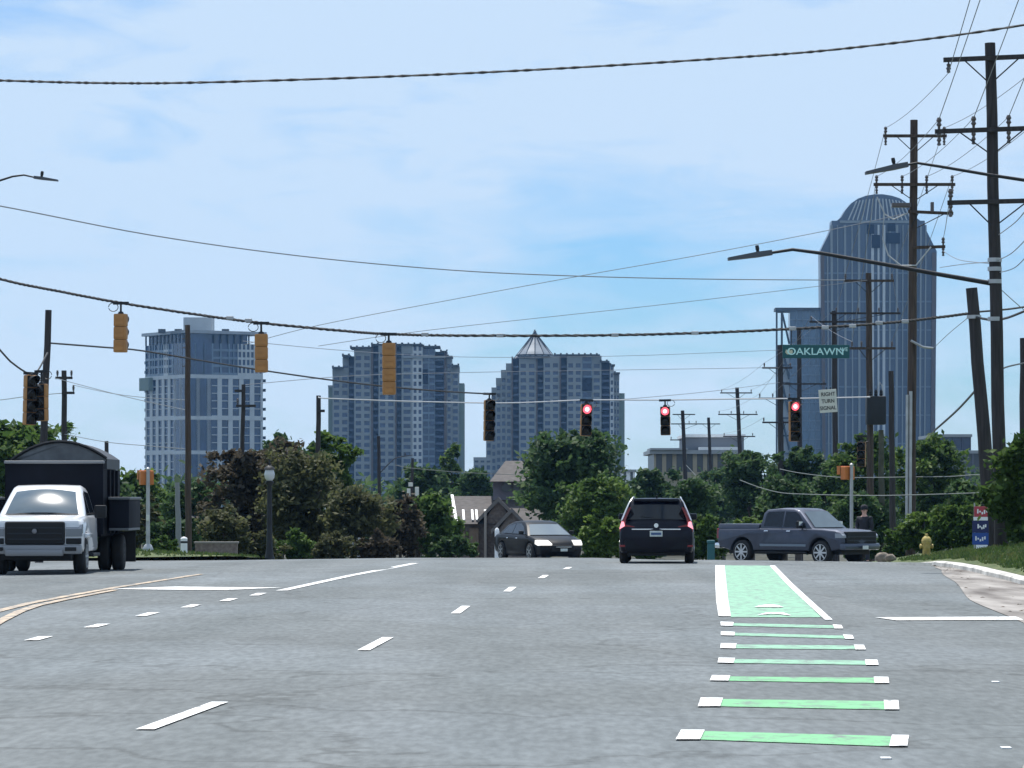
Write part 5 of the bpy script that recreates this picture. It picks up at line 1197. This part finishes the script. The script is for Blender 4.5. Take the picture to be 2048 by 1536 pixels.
b = WMB(wp); b.bbox(-1.0,1.0,-2.95,-2.72,.52,.70,.04); b.build('rear_bumper',chrome,pk,smooth=40)
b = MB(); b.box(-.75,.75,-2.5,2.5,.34,.60); b.build('underbody',blackp,pk)
wheels(pk,[(sg*(hw-.11),y) for sg in (1,-1) for y in (1.78,-1.72)],.405,.27,8,.66)

# --- white dump truck facing us at the left
Y = 75.5; p = at(82,1150,Y); X = p.x
tr = thing('dump_truck','white-cabbed dump truck with black arched tarp box, facing us at the left edge','truck',(X,Y,G(X,Y)-.02),R(180.2))
W = 2.0; hw = W/2; wp = mk_warp(W,1.95,1.15,.76,.9,.05,-9,0,.05,0)
# front of the cab at y=+1.0 ... origin under the front axle
top = [(-2.0,.55),(-2.0,1.30),(-.2,1.30),(.55,1.25),(.93,1.17),(1.0,1.05),(1.0,.62)]
b = WMB(wp); b.loft(top+arch(0,.40,.50,.48)+[(-1.9,.48)],W,.09); b.build('body',white_car,tr,smooth=42)
b = WMB(wp); b.loft([(-2.0,1.24),(-2.0,1.80),(-1.85,1.90),(-1.4,1.95),(-1.15,1.92),(-.95,1.82),(-.10,1.24)],W-.05,.08); cab = b.build('cabin',white_car,tr,smooth=42)
b = WMB(wp); b.panel((-.16,1.285),(-.90,1.79),.83,.80,1,.016,16,10,.06); wsn = b.build('windscreen',glass_wind,cab,smooth=60)
b = WMB(wp); b.panel((-.125,1.285),(-.14,1.30),.86,.86,1,.03); b.build('wiper_cowl',blackp,cab)
for sg in (1,-1):
    x = sg*(hw-.026)
    for poly in ([(-1.86,1.34),(-1.84,1.78),(-1.12,1.83),(-1.10,1.31)],[(-1.04,1.31),(-1.06,1.80),(-.98,1.78),(-.36,1.30)]):
        b = WMB(wp); b.side(poly,x); b.build('side_window',glassm,cab)
    b = WMB(wp); b.prismx([(.78,.84),(.80,1.10),(.95,1.09),(1.03,1.0),(1.03,.84)],min(sg*.66,sg*1.0),max(sg*.66,sg*1.0)); b.build('headlamp',mat('truck_headlamp',(.12,.14,.17),.12,coat=1.,spec=.8),tr)
    b = MB(); b.bbox(sg*1.22-.13,sg*1.22+.13,-.62,-.50,1.22,1.50,.04); b.tube([(sg*.90,-.55,1.30),(sg*1.2,-.55,1.33)],.03,6); b.build('mirror',blackp,tr,smooth=40)
    b = WMB(wp); b.bbox(min(sg*.995,sg*1.06),max(sg*.995,sg*1.06),-.56,.56,.80,.90,.03); b.build('wheel_flare',white_car,tr,smooth=40)
    b = MB(); b.bbox(sg*.94-.12,sg*.94+.12,-1.9,-.65,.38,.46,.02); b.build('side_step',steel_dark,tr)
for sg in (1,-1): b = WMB(wp); b.bbox(min(sg*.66,sg*.985),max(sg*.66,sg*.985),.9,1.03,.675,.80,.02); b.build('lower_grille',blackp,tr)
b = WMB(wp); b.bbox(-.64,.64,.94,1.06,.66,1.155,.05); gr = b.build('grille',blackp,tr,smooth=40)
b = WMB(wp)
for zz in (.78,.90,1.02): b.bbox(-.58,.58,1.055,1.075,zz-.012,zz+.012,.004)
b.build('grille_bar',mat('grille_bar_dark',(.025,.03,.04),.4,.5),gr)
b = MB(); b.lathe([(.055,0),(.05,.012),(.02,.014)],16,'y',(0,1.07,.95)); b.build('emblem',mat('emblem_grey',(.2,.2,.22),.3,.8),gr)
b = WMB(wp); b.bbox(-1.0,1.0,.94,1.16,.46,.66,.05); b.bbox(-.62,.62,1.02,1.18,.42,.56,.04); b.build('front_bumper',mat('bumper_pale',(.22,.23,.25),.4,.5),tr,smooth=40)
b = WMB(wp)
for sg in (1,-1): b.bbox(min(sg*.66,sg*.9),max(sg*.66,sg*.9),1.15,1.175,.53,.61,.01)
b.build('fog_lamp',blackp,tr)
b = MB(); b.box(-.42,-.30,-5.6,.9,.42,.60); b.box(.30,.42,-5.6,.9,.42,.60); b.box(-.85,.85,-.15,.15,.30,.42); b.box(-.8,.8,-4.3,-3.9,.34,.5); b.box(-.75,.75,-.6,.85,.34,.55); b.build('chassis',blackp,tr)
boxm = mat('dump_box_black',(.006,.007,.012),.75,spec=.15,var=.3,vscale=2)
bx_ = MB(); bw_ = 1.09
bx_.box(-bw_,bw_,-2.30,-2.22,.85,2.42); bx_.box(-bw_,-bw_+.06,-5.6,-2.30,.85,2.30); bx_.box(bw_-.06,bw_,-5.6,-2.30,.85,2.30); bx_.box(-bw_,bw_,-5.66,-5.6,.85,2.30); bx_.box(-bw_+.06,bw_-.06,-5.6,-2.3,.80,.90)
for yy in (-3.1,-3.9,-4.7): bx_.box(bw_,bw_+.06,yy-.05,yy+.05,.86,2.29); bx_.box(-bw_-.06,-bw_,yy-.05,yy+.05,.86,2.29)
dbx = bx_.build('dump_box',boxm,tr)
b = MB(); b.bbox(-bw_-.02,bw_+.02,-2.34,-2.18,2.42,2.485,.02); b.build('headboard_rail',mat('rail_grey',(.22,.23,.24),.5,.4),dbx)
b = MB(); n = 14; arcp = [(-bw_+2*bw_*i/n+.0, 2.40+.52*math.sin(math.pi*min(1,max(0,(i/n)*.92+.06)))**.8) for i in range(n+1)]
b.prismy(arcp+[(bw_,2.31),(-bw_,2.31)],-5.6,-2.95); tp = b.build('tarp_arch',mat('tarp_black',(.022,.024,.03),.55,var=.3,vscale=3),dbx,smooth=40)
b = MB(); b.prismy([(x*.985,z-.03) for x,z in arcp]+[(bw_*.98,2.49),(-bw_*.98,2.49)],-2.95,-2.93); b.build('tarp_front',mat('tarp_grey',(.14,.15,.16),.7,var=.35,vscale=2.5),dbx)
b = MB(); b.tube([(x,-2.9,z+.01) for x,z in arcp],.035,6); b.build('tarp_bow',steel_dark,dbx)
for sg in (1,-1):
    b = MB(); x0, x1 = (bw_+.07,bw_+.52) if sg > 0 else (-bw_-.52,-bw_-.07); b.bbox(x0,x1,-5.2,-2.75,.98,1.62,.03); bn = b.build('side_bin',boxm,tr,smooth=30)
    b = MB(); b.bbox(x0-.02,x1+.02,-5.24,-2.71,1.62,1.68,.015); b.build('bin_lid',mat('bin_lid',(.10,.11,.12),.5,.2),bn)
    b = MB(); b.bbox(x0+.01,x1,-5.2,-2.73,.93,.985,.01); b.build('bin_rail',mat('bin_lid',(.10,.11,.12),.5,.2),bn)
    b = MB(); b.box(min(sg*.75,sg*1.55),max(sg*.75,sg*1.55),-4.75,-4.72,.2,.9); b.build('mud_flap',rubber,tr)
wheels(tr,[(.86,0),(-.86,0)],.405,.26,8,.6,steel)
wheels(tr,[(.93,-4.0),(-.93,-4.0),(1.24,-4.0),(-1.24,-4.0)],.42,.26,6,.55,steel_dark)

# ------------------------------------------------------------------ person on the corner behind the pickup hood
Y = 121.; p = at(1729,1020,Y); z = vz(p.x,Y); H = (p.z+.13)-z
per = thing('person','person in dark clothes and cap standing at the corner behind the pickup hood','person',(p.x,Y,z),R(150)); k = H/1.78
skin = mat('skin',(.62,.36,.29),.55); cloth = mat('dark_cloth',(.018,.018,.026),.9,var=.25,vscale=6); trou = mat('dark_trousers',(.025,.03,.045),.9,var=.2)
def skinned(name, J, E, rad, m, parent, sub=2, root_i=0):
    me = bpy.data.meshes.new(name); me.from_pydata([tuple(Vector(j)*k) for j in J],E,[]); o = bpy.data.objects.new(name,me); C.objects.link(o); o.parent = parent
    sk = o.modifiers.new('skin','SKIN'); 
    for i,sv in enumerate(me.skin_vertices[0].data): sv.radius = (rad[i]*k,rad[i]*k*.9); sv.use_root = (i == root_i)
    ss = o.modifiers.new('sub','SUBSURF'); ss.levels = sub; ss.render_levels = sub
    me.materials.append(m); return o
J = [(0,0,.96),(0,.01,1.12),(0,.01,1.30),(0,.0,1.44),(0,.01,1.52),(0,.015,1.60),(0,.02,1.70),
     (.10,0,.92),(.11,.02,.50),(.12,-.02,.09),(.12,.12,.04),(-.10,0,.92),(-.11,.03,.50),(-.12,.02,.09),(-.12,.16,.04),
     (.19,0,1.42),(.25,.02,1.14),(.22,.20,.98),(.20,.28,.96),(-.19,0,1.42),(-.26,.0,1.14),(-.23,.16,.95),(-.22,.24,.92)]
E = [(0,1),(1,2),(2,3),(3,4),(4,5),(5,6),(0,7),(7,8),(8,9),(9,10),(0,11),(11,12),(12,13),(13,14),(3,15),(15,16),(16,17),(17,18),(3,19),(19,20),(20,21),(21,22)]
rad = [.13,.115,.13,.075,.055,.085,.085,.095,.065,.045,.04,.095,.065,.045,.04,.045,.040,.034,.032,.045,.040,.034,.032]
body = skinned('body',J,E,rad,skin,per)
skinned('jacket',[(0,0,.90),(0,.01,1.12),(0,.01,1.30),(0,0,1.43),(.19,0,1.41),(.25,.02,1.14),(.225,.18,1.0),(-.19,0,1.41),(-.26,0,1.14),(-.235,.14,.98)],[(0,1),(1,2),(2,3),(3,4),(4,5),(5,6),(3,7),(7,8),(8,9)],[.175,.16,.185,.15,.10,.07,.058,.10,.07,.058],cloth,per)
skinned('trousers',[(0,0,.95),(.10,0,.90),(.11,.02,.50),(.12,-.02,.10),(-.10,0,.90),(-.11,.03,.50),(-.12,.02,.10)],[(0,1),(1,2),(2,3),(0,4),(4,5),(5,6)],[.165,.115,.085,.07,.115,.085,.07],trou,per)
for sg,yy in ((1,.05),(-1,.09)):
    b = MB(); b.bbox((sg*.12-.055)*k,(sg*.12+.055)*k,(yy-.13)*k,(yy+.15)*k,0,.10*k,.035); b.build('shoe',blackp,per,smooth=50)
b = MB(); b.lathe([(.108*k,1.70*k),(.112*k,1.74*k),(.10*k,1.79*k),(.06*k,1.825*k),(.005,1.835*k)],14,'z',(0,.015*k,0)); b.box(-.08*k,.08*k,.09*k,.21*k,1.70*k,1.715*k); b.build('cap',cloth,per,smooth=50)
b = MB(); b.ball((0,.115*k,1.635*k),.018*k,6,(1,1.3,1.4)); b.build('nose',skin,body)
for sg in (1,-1):
    b = MB(); b.ball((sg*.035*k,.10*k,1.665*k),.013*k,6); b.build('eye',blackp,body)
    b = MB(); b.ball((sg*.092*k,.02*k,1.65*k),.028*k,6,(.4,.8,1.1)); b.build('ear',skin,body)
    hx0, hy0, hz0 = ((.20,.30,.95) if sg > 0 else (-.22,.26,.91))
    for f in range(5):
        a = (f-2)*.018; ln = (.055,.075,.085,.08,.065)[f]; b = MB()
        b.tube([((hx0+a)*k,hy0*k,hz0*k),((hx0+a*1.2)*k,(hy0+ln*.5)*k,(hz0-.01)*k),((hx0+a*1.3)*k,(hy0+ln)*k,(hz0-.035)*k)],[.010*k,.009*k,.007*k],6); b.build('finger',skin,body,smooth=60)
b = MB(); b.box(-.03*k,.03*k,.098*k,.105*k,1.595*k,1.602*k); b.build('mouth',mat('lip',(.40,.16,.14),.5),body)
